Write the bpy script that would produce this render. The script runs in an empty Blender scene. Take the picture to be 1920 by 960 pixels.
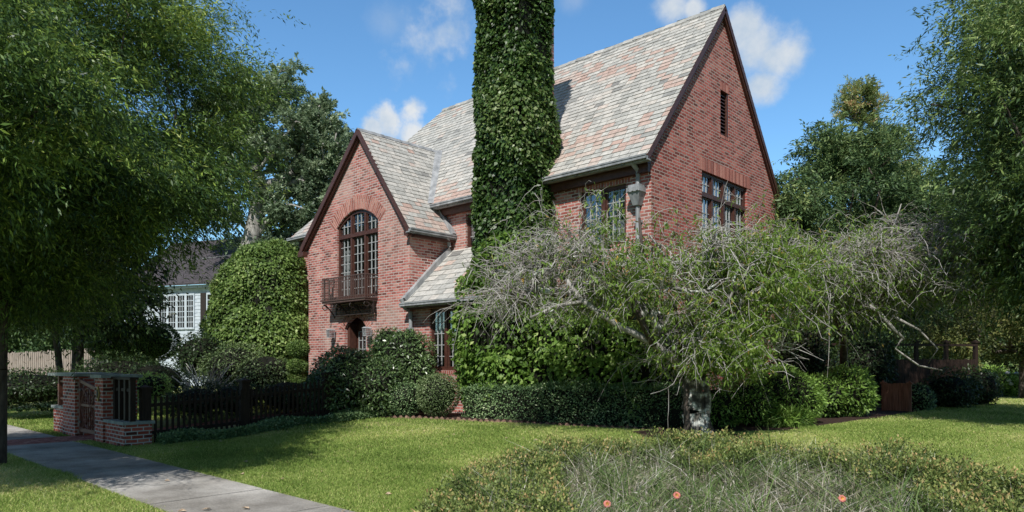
import bpy, math, random
import numpy as np
from mathutils import Vector
from mathutils.geometry import tessellate_polygon

R = math.radians
rng = np.random.default_rng(7)
random.seed(7)
scene = bpy.context.scene
col = scene.collection

# ------------------------------------------------------------------ frame of reference
# world X runs along the house front, world Y goes from the street into the plot, camera stands at the origin
F, CX, HY, EYE = 1319.0, 960.0, 681.0, 1.6
CC, SS = 0.7286, 0.6850
def c2w(x, d): return (CC * x - SS * d, SS * x + CC * d)
def PX(px, py, D):
    x = (px - CX) / F * D
    X, Y = c2w(x, D)
    return (X, Y, EYE - (py - HY) / F * D)
def sstep(t):
    t = np.clip(t, 0, 1); return t * t * (3 - 2 * t)
def G(X, Y):
    return 0.32 * sstep((np.asarray(Y, float) - 4.6) / 6.6) + 0.05 * sstep((np.asarray(Y, float) - 11) / 4) + 0 * np.asarray(X, float)

# ------------------------------------------------------------------ object helpers
def link(o, parent=None):
    col.objects.link(o)
    if parent is not None: o.parent = parent
    return o
def tag(o, label=None, cat=None, group=None, kind=None):
    if label: o['label'] = label
    if cat: o['category'] = cat
    if group: o['group'] = group
    if kind: o['kind'] = kind
    return o
def empty(name, loc=(0, 0, 0), label=None, cat=None, group=None):
    o = bpy.data.objects.new(name, None); link(o); o.location = loc
    return tag(o, label, cat, group)

class MB:
    def __init__(s): s.v = []; s.f = []; s.t = []
    def quad(s, a, b, c_, d, t=0.5):
        n = len(s.v); s.v += [tuple(a), tuple(b), tuple(c_), tuple(d)]; s.f.append((n, n+1, n+2, n+3)); s.t += [t]*4
    def tri(s, a, b, c_, t=0.5):
        n = len(s.v); s.v += [tuple(a), tuple(b), tuple(c_)]; s.f.append((n, n+1, n+2)); s.t += [t]*3
    def hexa(s, p, t=0.5):   # 8 corners: bottom ring then top ring
        n = len(s.v); s.v += [tuple(q) for q in p]; s.t += [t]*8
        for f in ((3,2,1,0),(4,5,6,7),(0,1,5,4),(1,2,6,5),(2,3,7,6),(3,0,4,7)): s.f.append(tuple(n+i for i in f))
    def box(s, a, b, t=0.5):
        x0,x1 = sorted((a[0],b[0])); y0,y1 = sorted((a[1],b[1])); z0,z1 = sorted((a[2],b[2]))
        s.hexa([(x0,y0,z0),(x1,y0,z0),(x1,y1,z0),(x0,y1,z0),(x0,y0,z1),(x1,y0,z1),(x1,y1,z1),(x0,y1,z1)], t)
    def bar(s, a, b, w, h, up=(0,0,1), t=0.5):   # box along a->b, w across, h along up
        a = Vector(a); b = Vector(b); d = (b-a).normalized(); up = Vector(up)
        sd = d.cross(up)
        if sd.length < 1e-4: sd = d.cross(Vector((1,0,0)))
        sd.normalize(); u = sd.cross(d).normalized()
        sd *= w/2; u *= h/2
        s.hexa([a-sd-u, a+sd-u, b+sd-u, b-sd-u, a-sd+u, a+sd+u, b+sd+u, b-sd+u], t)
    def tube(s, pts, r, n=8, caps=True, t=0.5):
        pts = [Vector(p) for p in pts]; rs = r if isinstance(r, (list, tuple)) else [r]*len(pts)
        base = len(s.v)
        for i, p in enumerate(pts):
            d = (pts[min(i+1, len(pts)-1)] - pts[max(i-1, 0)]).normalized()
            a = d.cross(Vector((0.13, 0.21, 1)) if abs(d.z) < .95 else Vector((1, .1, 0))).normalized(); b = d.cross(a)
            for k in range(n):
                an = 2*math.pi*k/n
                s.v.append(tuple(p + (a*math.cos(an) + b*math.sin(an))*rs[i])); s.t.append(t)
        for i in range(len(pts)-1):
            for k in range(n):
                k2 = (k+1) % n
                s.f.append((base+i*n+k, base+i*n+k2, base+(i+1)*n+k2, base+(i+1)*n+k))
        if caps:
            s.f.append(tuple(base+k for k in range(n))[::-1]); s.f.append(tuple(base+(len(pts)-1)*n+k for k in range(n)))
    def build(s, name, mat, parent=None, smooth=False, loc=None):
        me = bpy.data.meshes.new(name)
        v = s.v
        if loc is not None: v = [(a-loc[0], b-loc[1], c_-loc[2]) for a, b, c_ in v]
        me.from_pydata(v, [], s.f); me.update()
        at = me.attributes.new('tint', 'FLOAT', 'POINT'); at.data.foreach_set('value', np.array(s.t, np.float32))
        if smooth: me.polygons.foreach_set('use_smooth', [True]*len(me.polygons))
        if mat: me.materials.append(mat)
        o = bpy.data.objects.new(name, me); link(o, parent)
        if loc is not None: o.location = loc
        return o

def npmesh(name, verts, quads, tint, mat, parent=None, smooth=False):
    me = bpy.data.meshes.new(name)
    verts = np.ascontiguousarray(verts, np.float32).reshape(-1, 3); quads = np.ascontiguousarray(quads, np.int32).reshape(-1, 4)
    me.vertices.add(len(verts)); me.vertices.foreach_set('co', verts.ravel())
    me.loops.add(quads.size); me.loops.foreach_set('vertex_index', quads.ravel())
    me.polygons.add(len(quads)); me.polygons.foreach_set('loop_start', np.arange(0, quads.size, 4, dtype=np.int32))
    me.polygons.foreach_set('loop_total', np.full(len(quads), 4, np.int32))
    if smooth: me.polygons.foreach_set('use_smooth', np.ones(len(quads), bool))
    me.update(calc_edges=True)
    at = me.attributes.new('tint', 'FLOAT', 'POINT'); at.data.foreach_set('value', np.ascontiguousarray(tint, np.float32).ravel())
    me.materials.append(mat)
    return link(bpy.data.objects.new(name, me), parent)

def unit(v): return v / (np.linalg.norm(v, axis=-1, keepdims=True) + 1e-9)
def wn(p, f, seed, k=5):   # cheap smooth noise in -1..1
    r = np.random.default_rng(seed); out = 0
    for i in range(k):
        d = unit(r.normal(size=3)) * f * r.uniform(.6, 1.7)
        out = out + np.sin(p @ d + r.uniform(0, 6.28))
    return out / (k ** .5 * 1.2)

def leaf_verts(p, axis, nrm, L, W, fold=.12):
    a = unit(axis); sd = unit(np.cross(a, nrm)); n = np.cross(sd, a)
    L = L[:, None]; W = W[:, None]
    v = np.empty((len(p), 4, 3))
    v[:, 0] = p; v[:, 1] = p + a*L*.42 + sd*W*.5 + n*fold*W; v[:, 2] = p + a*L - n*fold*L*.4; v[:, 3] = p + a*L*.42 - sd*W*.5 + n*fold*W
    return v
def leaves(name, p, axis, nrm, L, W, tint, mat, parent=None, fold=.12):
    N = len(p)
    return npmesh(name, leaf_verts(p, axis, nrm, L, W, fold), np.arange(N*4), np.repeat(np.clip(tint, 0, 1), 4), mat, parent)

def blades(name, base, H, W, lean, curve, tint, mat, seg=4, parent=None):
    N = len(base); t = np.linspace(0, 1, seg+1)
    th = rng.uniform(0, 2*np.pi, N); sd = np.stack([np.cos(th), np.sin(th), 0*th], -1)
    up = np.array([0, 0, 1.0])
    P = base[:, None] + up*(H[:, None]*(t - .5*curve[:, None]*t**2))[..., None] + lean[:, None]*((t**2)*1.0)[None, :, None]*H[:, None, None]
    w = (W[:, None] * (1 - t**1.6 * .93))[..., None]*.5
    V = np.stack([P - sd[:, None]*w, P + sd[:, None]*w], 2)   # N,seg+1,2,3
    idx = np.arange(N*(seg+1)*2).reshape(N, seg+1, 2)
    q = np.stack([idx[:, :-1, 0], idx[:, :-1, 1], idx[:, 1:, 1], idx[:, 1:, 0]], -1)
    return npmesh(name, V, q, np.repeat(np.clip(tint, 0, 1), (seg+1)*2), mat, parent)

def tubes(name, pts, rad, n, mat, parent=None, tint=None):   # pts M,K,3 ; rad M,K
    M, K, _ = pts.shape
    d = unit(np.gradient(pts, axis=1) if K > 2 else np.repeat(pts[:, 1:] - pts[:, :1], 2, 1))
    ref = np.where(np.abs(d[..., 2:3]) > .9, np.array([1., .1, 0]), np.array([.1, .2, 1.]))
    a = unit(np.cross(d, ref)); b = np.cross(d, a)
    an = 2*np.pi*np.arange(n)/n
    V = pts[:, :, None] + (a[:, :, None]*np.cos(an)[:, None] + b[:, :, None]*np.sin(an)[:, None])*rad[:, :, None, None]
    idx = np.arange(M*K*n).reshape(M, K, n); nx = np.roll(idx, -1, 2)
    q = np.stack([idx[:, :-1], nx[:, :-1], nx[:, 1:], idx[:, 1:]], -1)
    t = np.full(M*K*n, .5) if tint is None else np.repeat(tint, K*n)
    return npmesh(name, V, q, t, mat, parent, smooth=True)

# ------------------------------------------------------------------ materials
def newmat(name):
    m = bpy.data.materials.new(name); m.use_nodes = True; nt = m.node_tree; nt.nodes.clear()
    return m, nt, nt.nodes.new('ShaderNodeOutputMaterial')
def nd(nt, typ, **kw):
    n = nt.nodes.new(typ)
    for k, v in kw.items():
        if hasattr(n, k): setattr(n, k, v)
        else: n.inputs[k].default_value = v
    return n
def ramp(nt, fac, stops):
    r = nt.nodes.new('ShaderNodeValToRGB'); e = r.color_ramp.elements
    while len(e) < len(stops): e.new(.5)
    for i, (p, c_) in enumerate(stops): e[i].position = p; e[i].color = (*c_, 1)
    nt.links.new(fac, r.inputs[0]); return r.outputs[0]
def bsdf(nt, out, color=None, rough=.7, spec=.3, bump=None, bstr=.3, bdist=.02, metal=0.0):
    b = nt.nodes.new('ShaderNodeBsdfPrincipled'); b.inputs['Roughness'].default_value = rough
    b.inputs['Specular IOR Level'].default_value = spec; b.inputs['Metallic'].default_value = metal
    if color is not None:
        if hasattr(color, 'links'): nt.links.new(color, b.inputs['Base Color'])
        else: b.inputs['Base Color'].default_value = (*color, 1)
    if bump is not None:
        bp = nd(nt, 'ShaderNodeBump'); bp.inputs['Strength'].default_value = bstr; bp.inputs['Distance'].default_value = bdist
        nt.links.new(bump, bp.inputs['Height']); nt.links.new(bp.outputs[0], b.inputs['Normal'])
    if out is not None: nt.links.new(b.outputs[0], out.inputs[0])
    return b
def objco(nt):
    g = nt.nodes.new('ShaderNodeNewGeometry'); return g.outputs['Position']
def noise(nt, scale, detail=4, rough=.55, vec=None, stretch=None):
    n = nd(nt, 'ShaderNodeTexNoise'); n.inputs['Scale'].default_value = scale; n.inputs['Detail'].default_value = detail; n.inputs['Roughness'].default_value = rough
    v = vec if vec is not None else objco(nt)
    if stretch:
        m = nt.nodes.new('ShaderNodeMapping'); m.inputs['Scale'].default_value = stretch; nt.links.new(v, m.inputs['Vector']); v = m.outputs[0]
    nt.links.new(v, n.inputs['Vector']); return n.outputs['Fac']
def mixc(nt, fac, a, b, typ='MIX'):
    m = nt.nodes.new('ShaderNodeMix'); m.data_type = 'RGBA'; m.blend_type = typ
    for sock, val in ((m.inputs[0], fac), (m.inputs[6], a), (m.inputs[7], b)):
        if hasattr(val, 'links'): nt.links.new(val, sock)
        else: sock.default_value = val if isinstance(val, (int, float)) else (*val, 1)
    return m.outputs[2]

def leafmat(name, stops, rough=.5, trans=.3, spec=.3):
    m, nt, out = newmat(name)
    a = nd(nt, 'ShaderNodeAttribute', attribute_name='tint')
    c_ = ramp(nt, a.outputs['Fac'], stops)
    b = bsdf(nt, None, c_, rough, spec)
    t = nt.nodes.new('ShaderNodeBsdfTranslucent')
    h = nt.nodes.new('ShaderNodeHueSaturation'); h.inputs['Value'].default_value = 1.5; h.inputs['Hue'].default_value = .485; nt.links.new(c_, h.inputs['Color'])
    nt.links.new(h.outputs[0], t.inputs[0])
    mx = nt.nodes.new('ShaderNodeMixShader'); mx.inputs[0].default_value = trans
    nt.links.new(b.outputs[0], mx.inputs[1]); nt.links.new(t.outputs[0], mx.inputs[2]); nt.links.new(mx.outputs[0], out.inputs[0])
    return m
def noisemat(name, stops, scale=8, detail=5, rough=.8, spec=.2, bstr=.3, bdist=.01, stretch=None, metal=0.0):
    m, nt, out = newmat(name)
    n = noise(nt, scale, detail, .6, stretch=stretch)
    bsdf(nt, out, ramp(nt, n, stops), rough, spec, n, bstr, bdist, metal)
    return m
def tintmat(name, stops, rough=.8, spec=.25, nscale=25, bstr=.3, bdist=.004):
    m, nt, out = newmat(name)
    a = nd(nt, 'ShaderNodeAttribute', attribute_name='tint')
    c_ = ramp(nt, a.outputs['Fac'], stops); n = noise(nt, nscale, 6, .65)
    c2 = mixc(nt, .75, c_, ramp(nt, n, [(.25, (.45,.45,.45)), (.75, (1.25,1.25,1.25))]), 'MULTIPLY')
    bsdf(nt, out, c2, rough, spec, n, bstr, bdist)
    return m

def brick_material(name, c1, c2, mortar, bw=.215, rh=.0745, ms=.011, patch=.5, dark=(.10,.035,.03)):
    m, nt, out = newmat(name)
    g = nt.nodes.new('ShaderNodeNewGeometry')
    sp = nt.nodes.new('ShaderNodeSeparateXYZ'); nt.links.new(g.outputs['Position'], sp.inputs[0])
    sn = nt.nodes.new('ShaderNodeSeparateXYZ'); nt.links.new(g.outputs['True Normal'], sn.inputs[0])
    ab = nd(nt, 'ShaderNodeMath', operation='ABSOLUTE'); nt.links.new(sn.outputs[0], ab.inputs[0])
    gt = nd(nt, 'ShaderNodeMath', operation='GREATER_THAN'); nt.links.new(ab.outputs[0], gt.inputs[0]); gt.inputs[1].default_value = .5
    mx = nt.nodes.new('ShaderNodeMix'); nt.links.new(gt.outputs[0], mx.inputs[0]); nt.links.new(sp.outputs[0], mx.inputs[2]); nt.links.new(sp.outputs[1], mx.inputs[3])
    cb = nt.nodes.new('ShaderNodeCombineXYZ'); nt.links.new(mx.outputs[0], cb.inputs[0]); nt.links.new(sp.outputs[2], cb.inputs[1])
    # slight waviness so courses are hand laid
    wv = nd(nt, 'ShaderNodeTexNoise'); wv.inputs['Scale'].default_value = 3.0; nt.links.new(cb.outputs[0], wv.inputs['Vector'])
    va = nd(nt, 'ShaderNodeVectorMath', operation='SCALE'); nt.links.new(wv.outputs['Color'], va.inputs[0]); va.inputs[3].default_value = .02
    vb = nd(nt, 'ShaderNodeVectorMath', operation='ADD'); nt.links.new(cb.outputs[0], vb.inputs[0]); nt.links.new(va.outputs[0], vb.inputs[1])
    bt = nt.nodes.new('ShaderNodeTexBrick'); bt.offset = .5
    for k, v in (('Scale', 1), ('Brick Width', bw), ('Row Height', rh), ('Mortar Size', ms), ('Mortar Smooth', .2), ('Bias', .0)): bt.inputs[k].default_value = v
    bt.inputs['Color1'].default_value = (0, 0, 0, 1); bt.inputs['Color2'].default_value = (1, 1, 1, 1); bt.inputs['Mortar'].default_value = (.5, .5, .5, 1)
    nt.links.new(vb.outputs[0], bt.inputs['Vector'])
    bc = ramp(nt, bt.outputs['Color'], [(0, dark), (.22, c1), (.6, c2), (.85, tuple(x*1.25 for x in c2)), (1, (c2[0]*1.2, c2[1]*1.9, c2[2]*1.8))])
    ln = noise(nt, .9, 5, .6)
    lime = ramp(nt, ln, [(.47, (0,0,0)), (.68, (1,1,1))])
    fn = noise(nt, 40, 3, .6)
    fm = nd(nt, 'ShaderNodeMath', operation='MULTIPLY'); nt.links.new(lime, fm.inputs[0]); fm.inputs[1].default_value = patch
    bc2 = mixc(nt, fm.outputs[0], bc, (.50, .33, .28))
    stk = noise(nt, 1.0, 5, .65, stretch=(2.2, 2.2, .35)); bc2 = mixc(nt, 1.0, bc2, ramp(nt, stk, [(.3, (.72,.70,.68)), (.55, (1,1,1)), (.75, (1.12,1.12,1.12))]), 'MULTIPLY')
    bc3 = mixc(nt, 1.0, bc2, ramp(nt, fn, [(.3, (.72,.72,.72)), (.7, (1.2,1.2,1.2))]), 'MULTIPLY')
    dn = noise(nt, 2.5, 4, .6)
    mort = mixc(nt, dn, tuple(x*.55 for x in mortar), tuple(x*1.2 for x in mortar))
    fc = mixc(nt, bt.outputs['Fac'], bc3, mort)
    inv = nd(nt, 'ShaderNodeMath', operation='MULTIPLY_ADD'); nt.links.new(bt.outputs['Fac'], inv.inputs[0]); inv.inputs[1].default_value = -1; nt.links.new(fn, inv.inputs[2])
    bsdf(nt, out, fc, .88, .2, inv.outputs[0], .6, .008)
    return m

M = {}
M['brick'] = brick_material('brick', (.33, .095, .078), (.48, .17, .143), (.58, .51, .47), patch=.75, dark=(.17, .06, .05))
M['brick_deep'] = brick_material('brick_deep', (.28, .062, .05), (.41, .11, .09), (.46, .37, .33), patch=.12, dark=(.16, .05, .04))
M['brick_gate'] = brick_material('brick_gate', (.36, .07, .045), (.48, .11, .075), (.6, .56, .52), patch=.1)
M['mortar'] = noisemat('mortar', [(.3, (.38,.33,.3)), (.7, (.6,.54,.49))], 20)
M['brick_unit'] = tintmat('brick_unit', [(0, (.24,.07,.055)), (.5, (.43,.15,.115)), (1, (.56,.27,.215))])
M['slate'] = tintmat('slate', [(0, (0.245, 0.241, 0.232)), (.14, (0.356, 0.357, 0.337)), (.35, (0.438, 0.432, 0.403)), (.6, (0.560, 0.542, 0.503)), (.72, (0.560, 0.512, 0.458)), (.86, (0.540, 0.417, 0.363)), (1, (0.499, 0.351, 0.297))], rough=.62, spec=.35, nscale=9)
M['slate_cap'] = noisemat('slate_cap', [(.3, (.16,.19,.18)), (.7, (.42,.45,.42))], 6, rough=.7)
M['roof_deck'] = noisemat('roof_deck', [(.3, (.05,.05,.05)), (.7, (.1,.1,.1))], 10)
M['lead'] = noisemat('lead', [(.3, (.17,.18,.19)), (.7, (.42,.43,.44))], 5, rough=.5, spec=.4, stretch=(1,1,.3))
M['brown'] = noisemat('brown_paint', [(.3, (.055,.022,.016)), (.7, (.10,.042,.03))], 12, rough=.45, spec=.4)
M['gate_brown'] = noisemat('gate_brown', [(.3, (.13,.05,.035)), (.7, (.22,.09,.065))], 12, rough=.55, spec=.3)
M['iron'] = noisemat('iron', [(.3, (.018,.014,.013)), (.7, (.05,.035,.03))], 30, rough=.55, spec=.4)
M['rail'] = noisemat('rail', [(.3, (.07,.045,.04)), (.7, (.13,.085,.075))], 30, rough=.5, spec=.4)
M['came'] = noisemat('came', [(.3, (.30,.31,.31)), (.7, (.5,.51,.5))], 30, rough=.45, spec=.5)
M['white'] = noisemat('white_paint', [(.3, (.40,.46,.52)), (.7, (.6,.65,.69))], 6, rough=.6)
M['curtain'] = noisemat('curtain', [(.35, (.35,.35,.33)), (.65, (.8,.8,.76))], 5, rough=.9, stretch=(9,9,.25))
M['dark_in'] = noisemat('dark_interior', [(.3, (.01,.01,.011)), (.7, (.03,.028,.026))], 3)
M['fence_grey'] = noisemat('fence_grey', [(.3, (.22,.17,.14)), (.7, (.48,.41,.36))], 6, stretch=(6,6,.6))
M['fence_dark'] = noisemat('fence_dark', [(.3, (.018,.011,.009)), (.7, (.04,.024,.018))], 8, stretch=(4,4,.6), rough=.6)  # dark wood, darkened further to stand in for the board fence's shade
M['redwood'] = noisemat('redwood', [(.3, (.14,.055,.035)), (.7, (.36,.16,.11))], 7, stretch=(6,6,.5))
M['shingle'] = noisemat('shingle', [(.35, (.035,.031,.034)), (.6, (.085,.075,.08)), (.75,(.14,.125,.13))], 6, stretch=(1,1,4))
M['bark'] = noisemat('bark', [(.3, (.03,.023,.018)), (.7, (.12,.10,.085))], 14, bstr=.8, bdist=.03, stretch=(1,1,.3))
M['bark_pale'] = noisemat('bark_pale', [(.3, (.15,.14,.125)), (.7, (.46,.44,.41))], 10, bstr=.7, bdist=.03, stretch=(1,1,.4))
M['bark_lichen'] = noisemat('bark_lichen', [(.42, (.05,.045,.04)), (.52, (.16,.15,.13)), (.62, (.62,.63,.58))], 6, bstr=.8, bdist=.03)
M['twig'] = noisemat('twig', [(.35, (.17,.145,.135)), (.62, (.56,.54,.51))], 2.5, bstr=.1)
M['core'] = noisemat('bush_core', [(.3, (.004,.005,.003)), (.7, (.014,.014,.008))], 8)  # near-black solid filling the foliage, stands in for the shade inside
M['mulch'] = noisemat('mulch', [(.35, (.018,.012,.01)), (.65, (.075,.045,.035))], 30, detail=8, bstr=1, bdist=.03)
M['edging'] = noisemat('edging', [(.3, (.16,.09,.065)), (.7, (.34,.22,.17))], 12)
M['gold'] = noisemat('old_brass', [(.3, (.30,.20,.06)), (.7, (.48,.36,.14))], 20, rough=.5, metal=.3)
M['flower'] = tintmat('petal', [(0, (.55,.14,.12)), (.7, (.68,.27,.22)), (1, (.8,.5,.12))], rough=.6)
M['drycol'] = noisemat('dry_leaf', [(.3, (.35,.22,.12)), (.7, (.6,.5,.38))], 20)
M['bloom'] = noisemat('bloom_white', [(.3, (.6,.62,.66)), (.7, (.8,.8,.82))], 20)
# foliage
M['lf_left'] = leafmat('leaf_locust', [(0, (0.029, 0.064, 0.024)), (.5, (0.119, 0.206, 0.045)), (.85, (0.295, 0.409, 0.075)), (1, (0.538, 0.607, 0.173))], .42, .25)
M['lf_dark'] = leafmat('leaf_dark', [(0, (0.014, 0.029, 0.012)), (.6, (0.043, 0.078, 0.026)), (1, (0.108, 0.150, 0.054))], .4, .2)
M['lf_oak'] = leafmat('leaf_oak', [(0, (0.086, 0.127, 0.071)), (.6, (0.209, 0.284, 0.164)), (1, (0.468, 0.542, 0.366))], .4, .25)
M['lf_ivy'] = leafmat('leaf_ivy', [(0, (0.021, 0.050, 0.012)), (.5, (0.060, 0.122, 0.024)), (.85, (0.150, 0.215, 0.062)), (1, (0.284, 0.342, 0.158))], .42, .2, .4)
M['lf_vine'] = leafmat('leaf_vine', [(0, (0.046, 0.095, 0.016)), (.5, (0.126, 0.231, 0.036)), (.85, (0.262, 0.390, 0.085)), (1, (0.448, 0.530, 0.202))], .5, .3, .33)
M['lf_mound'] = leafmat('leaf_mound', [(0, (0.048, 0.093, 0.022)), (.5, (0.125, 0.209, 0.046)), (.85, (0.241, 0.340, 0.093)), (1, (0.400, 0.494, 0.185))], .5, .25, .33)
M['lf_box'] = leafmat('leaf_boxwood', [(0, (0.045, 0.080, 0.027)), (.5, (0.126, 0.188, 0.069)), (.9, (0.273, 0.341, 0.159)), (1, (0.455, 0.524, 0.296))], .5, .2, .33)  # palest stops here and for hedge and rhododendron imitate bright leaf highlights
M['lf_hedge'] = leafmat('leaf_hedge', [(0, (0.062, 0.120, 0.050)), (.5, (0.163, 0.261, 0.105)), (.88, (0.387, 0.514, 0.247)), (1, (0.811, 0.850, 0.566))], .5, .15, .33)
M['lf_rhodo'] = leafmat('leaf_rhodo', [(0, (0.042, 0.077, 0.026)), (.6, (0.105, 0.173, 0.056)), (1, (0.305, 0.406, 0.178))], .33, .15, .55)
M['lf_cherry'] = leafmat('leaf_cherry', [(0, (0.074, 0.132, 0.023)), (.5, (0.174, 0.285, 0.050)), (.85, (0.295, 0.386, 0.095)), (.95, (0.401, 0.340, 0.101)), (1, (0.535, 0.356, 0.088))], .4, .4)
M['lf_bright'] = leafmat('leaf_bright', [(0, (0.077, 0.147, 0.026)), (.5, (0.217, 0.361, 0.066)), (1, (0.519, 0.720, 0.217))], .5, .3, .33)
M['lf_right'] = leafmat('leaf_right', [(0, (0.033, 0.068, 0.028)), (.5, (0.118, 0.194, 0.055)), (.85, (0.259, 0.351, 0.111)), (1, (0.471, 0.544, 0.224))], .42, .25)
M['lf_far'] = leafmat('leaf_far', [(0, (0.035, 0.071, 0.030)), (.6, (0.107, 0.181, 0.066)), (1, (0.264, 0.337, 0.121))], .5, .2)
M['lf_pine'] = leafmat('leaf_pine', [(0, (0.098, 0.147, 0.058)), (.6, (0.234, 0.292, 0.098)), (.9, (0.429, 0.468, 0.176)), (1, (0.488, 0.332, 0.176))], .5, .2)
M['lf_maple'] = leafmat('leaf_maple', [(0, (0.057, 0.079, 0.029)), (.6, (0.172, 0.200, 0.065)), (1, (0.372, 0.343, 0.129))], .45, .3)
M['gr_lawn'] = leafmat('grass_blade', [(0, (0.092, 0.151, 0.031)), (.35, (0.238, 0.350, 0.075)), (.64, (0.474, 0.537, 0.174)), (.84, (0.791, 0.653, 0.348)), (1, (0.850, 0.816, 0.571))], .6, .3, .15)
M['gr_bed'] = leafmat('bed_blade', [(0, (.06,.11,.03)), (.25, (.13,.21,.06)), (.45, (.25,.33,.12)), (.55, (.16,.15,.10)), (.7, (.34,.30,.22)), (.85, (.55,.50,.42)), (1, (.74,.71,.64))], .6, .2, .2)

# glass: thin sheet that lets the room through and mirrors the sky
def glassmat():
    m, nt, out = newmat('window_glass')
    tr = nt.nodes.new('ShaderNodeBsdfTransparent'); tr.inputs[0].default_value = (.62, .66, .68, 1)
    gl = nt.nodes.new('ShaderNodeBsdfGlossy'); gl.inputs['Roughness'].default_value = .03; gl.inputs[0].default_value = (.9, .95, 1, 1)
    n = noise(nt, 3.5, 2); bp = nd(nt, 'ShaderNodeBump'); bp.inputs['Strength'].default_value = .25; bp.inputs['Distance'].default_value = .03
    nt.links.new(n, bp.inputs['Height']); nt.links.new(bp.outputs[0], gl.inputs['Normal'])
    mx = nt.nodes.new('ShaderNodeMixShader'); mx.inputs[0].default_value = .32
    nt.links.new(tr.outputs[0], mx.inputs[1]); nt.links.new(gl.outputs[0], mx.inputs[2]); nt.links.new(mx.outputs[0], out.inputs[0])
    return m
M['glass'] = glassmat()

def lawnmat():
    m, nt, out = newmat('lawn_turf')
    a = noise(nt, .55, 5, .6); b = noise(nt, 45, 4, .7); st = noise(nt, 9, 4, .6)
    c1 = ramp(nt, a, [(.34, (.14,.20,.04)), (.5, (.26,.31,.09)), (.62, (.42,.40,.17)), (.72, (.56,.48,.26))])
    c2 = mixc(nt, 1.0, c1, ramp(nt, b, [(.25, (.35,.35,.35)), (.75, (1.35,1.35,1.35))]), 'MULTIPLY')
    c3 = mixc(nt, 1.0, c2, ramp(nt, st, [(.3, (.75,.75,.75)), (.7, (1.15,1.15,1.15))]), 'MULTIPLY')
    bsdf(nt, out, c3, .9, .1, b, 1.0, .04); return m
M['lawn'] = lawnmat()
def concretemat():
    m, nt, out = newmat('concrete')
    a = noise(nt, 1.6, 6, .65); b = noise(nt, 60, 3, .7); k = noise(nt, .5, 3, .5)
    c1 = ramp(nt, a, [(.3, (.26,.245,.225)), (.5, (.40,.382,.355)), (.7, (.54,.515,.48))])
    c2 = mixc(nt, 1.0, c1, ramp(nt, b, [(.3, (.7,.7,.7)), (.7, (1.2,1.2,1.2))]), 'MULTIPLY')
    c3 = mixc(nt, 1.0, c2, ramp(nt, k, [(.35, (.68,.66,.63)), (.65, (1.14,1.14,1.14))]), 'MULTIPLY')
    bsdf(nt, out, c3, .85, .2, b, .5, .01); return m
M['concrete'] = concretemat()

# ------------------------------------------------------------------ sun and sky
EL = R(47)
sv = np.array([*c2w(.23, .973), 0]); sv /= np.linalg.norm(sv)         # the way the light travels over the ground
sun = bpy.data.lights.new('sun', 'SUN'); so = bpy.data.objects.new('sun', sun); link(so)
sun.energy = 5.0; sun.angle = R(.5); sun.color = (1.0, .965, .91)
ld = Vector((sv[0]*math.cos(EL), sv[1]*math.cos(EL), -math.sin(EL)))
so.rotation_euler = ld.to_track_quat('-Z', 'Y').to_euler(); so.location = (0, 0, 30)
w = bpy.data.worlds.new('World'); scene.world = w; w.use_nodes = True
nt = w.node_tree; nt.nodes.clear()
wo = nt.nodes.new('ShaderNodeOutputWorld'); bg = nt.nodes.new('ShaderNodeBackground'); nt.links.new(bg.outputs[0], wo.inputs[0])
sky = nt.nodes.new('ShaderNodeTexSky'); sky.sky_type = 'NISHITA'; sky.sun_disc = False; sky.sun_elevation = EL
sky.sun_rotation = math.atan2(-sv[0], -sv[1]); sky.air_density = 1.0; sky.dust_density = .3; sky.ozone_density = 1.6
bg.inputs[1].default_value = .13
tc = nt.nodes.new('ShaderNodeTexCoord')
hs = nt.nodes.new('ShaderNodeHueSaturation'); hs.inputs['Saturation'].default_value = 1.12; hs.inputs['Value'].default_value = 1.0
nt.links.new(sky.outputs[0], hs.inputs['Color'])
skycol = mixc(nt, 1.0, hs.outputs[0], (1.12, 1.42, 1.5), 'MULTIPLY')
def wnoise(scale, detail, off=0):
    mp = nt.nodes.new('ShaderNodeMapping'); mp.inputs['Location'].default_value = (off, off*1.7, off*.3)
    nt.links.new(tc.outputs['Generated'], mp.inputs[0])
    n = nt.nodes.new('ShaderNodeTexNoise'); n.inputs['Scale'].default_value = scale; n.inputs['Detail'].default_value = detail; n.inputs['Roughness'].default_value = .6
    nt.links.new(mp.outputs[0], n.inputs['Vector']); return n.outputs['Fac']
def mth(op, a, b=None, c_=None, clamp=False):
    n = nt.nodes.new('ShaderNodeMath'); n.operation = op; n.use_clamp = clamp
    for i, v in enumerate((a, b, c_)):
        if v is None: continue
        if hasattr(v, 'links'): nt.links.new(v, n.inputs[i])
        else: n.inputs[i].default_value = v
    return n.outputs[0]
def blobfield(blobs):
    best = None
    for px, py, r in blobs:
        x, y, z = PX(px, py, 1.0); d = Vector((x, y, z-EYE)).normalized()
        vs = nt.nodes.new('ShaderNodeVectorMath'); vs.operation = 'DISTANCE'; nt.links.new(tc.outputs['Generated'], vs.inputs[0]); vs.inputs[1].default_value = d
        f = mth('SUBTRACT', 1.0, mth('DIVIDE', vs.outputs['Value'], r/F*.82))
        best = f if best is None else mth('MAXIMUM', best, f)
    return best
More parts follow.
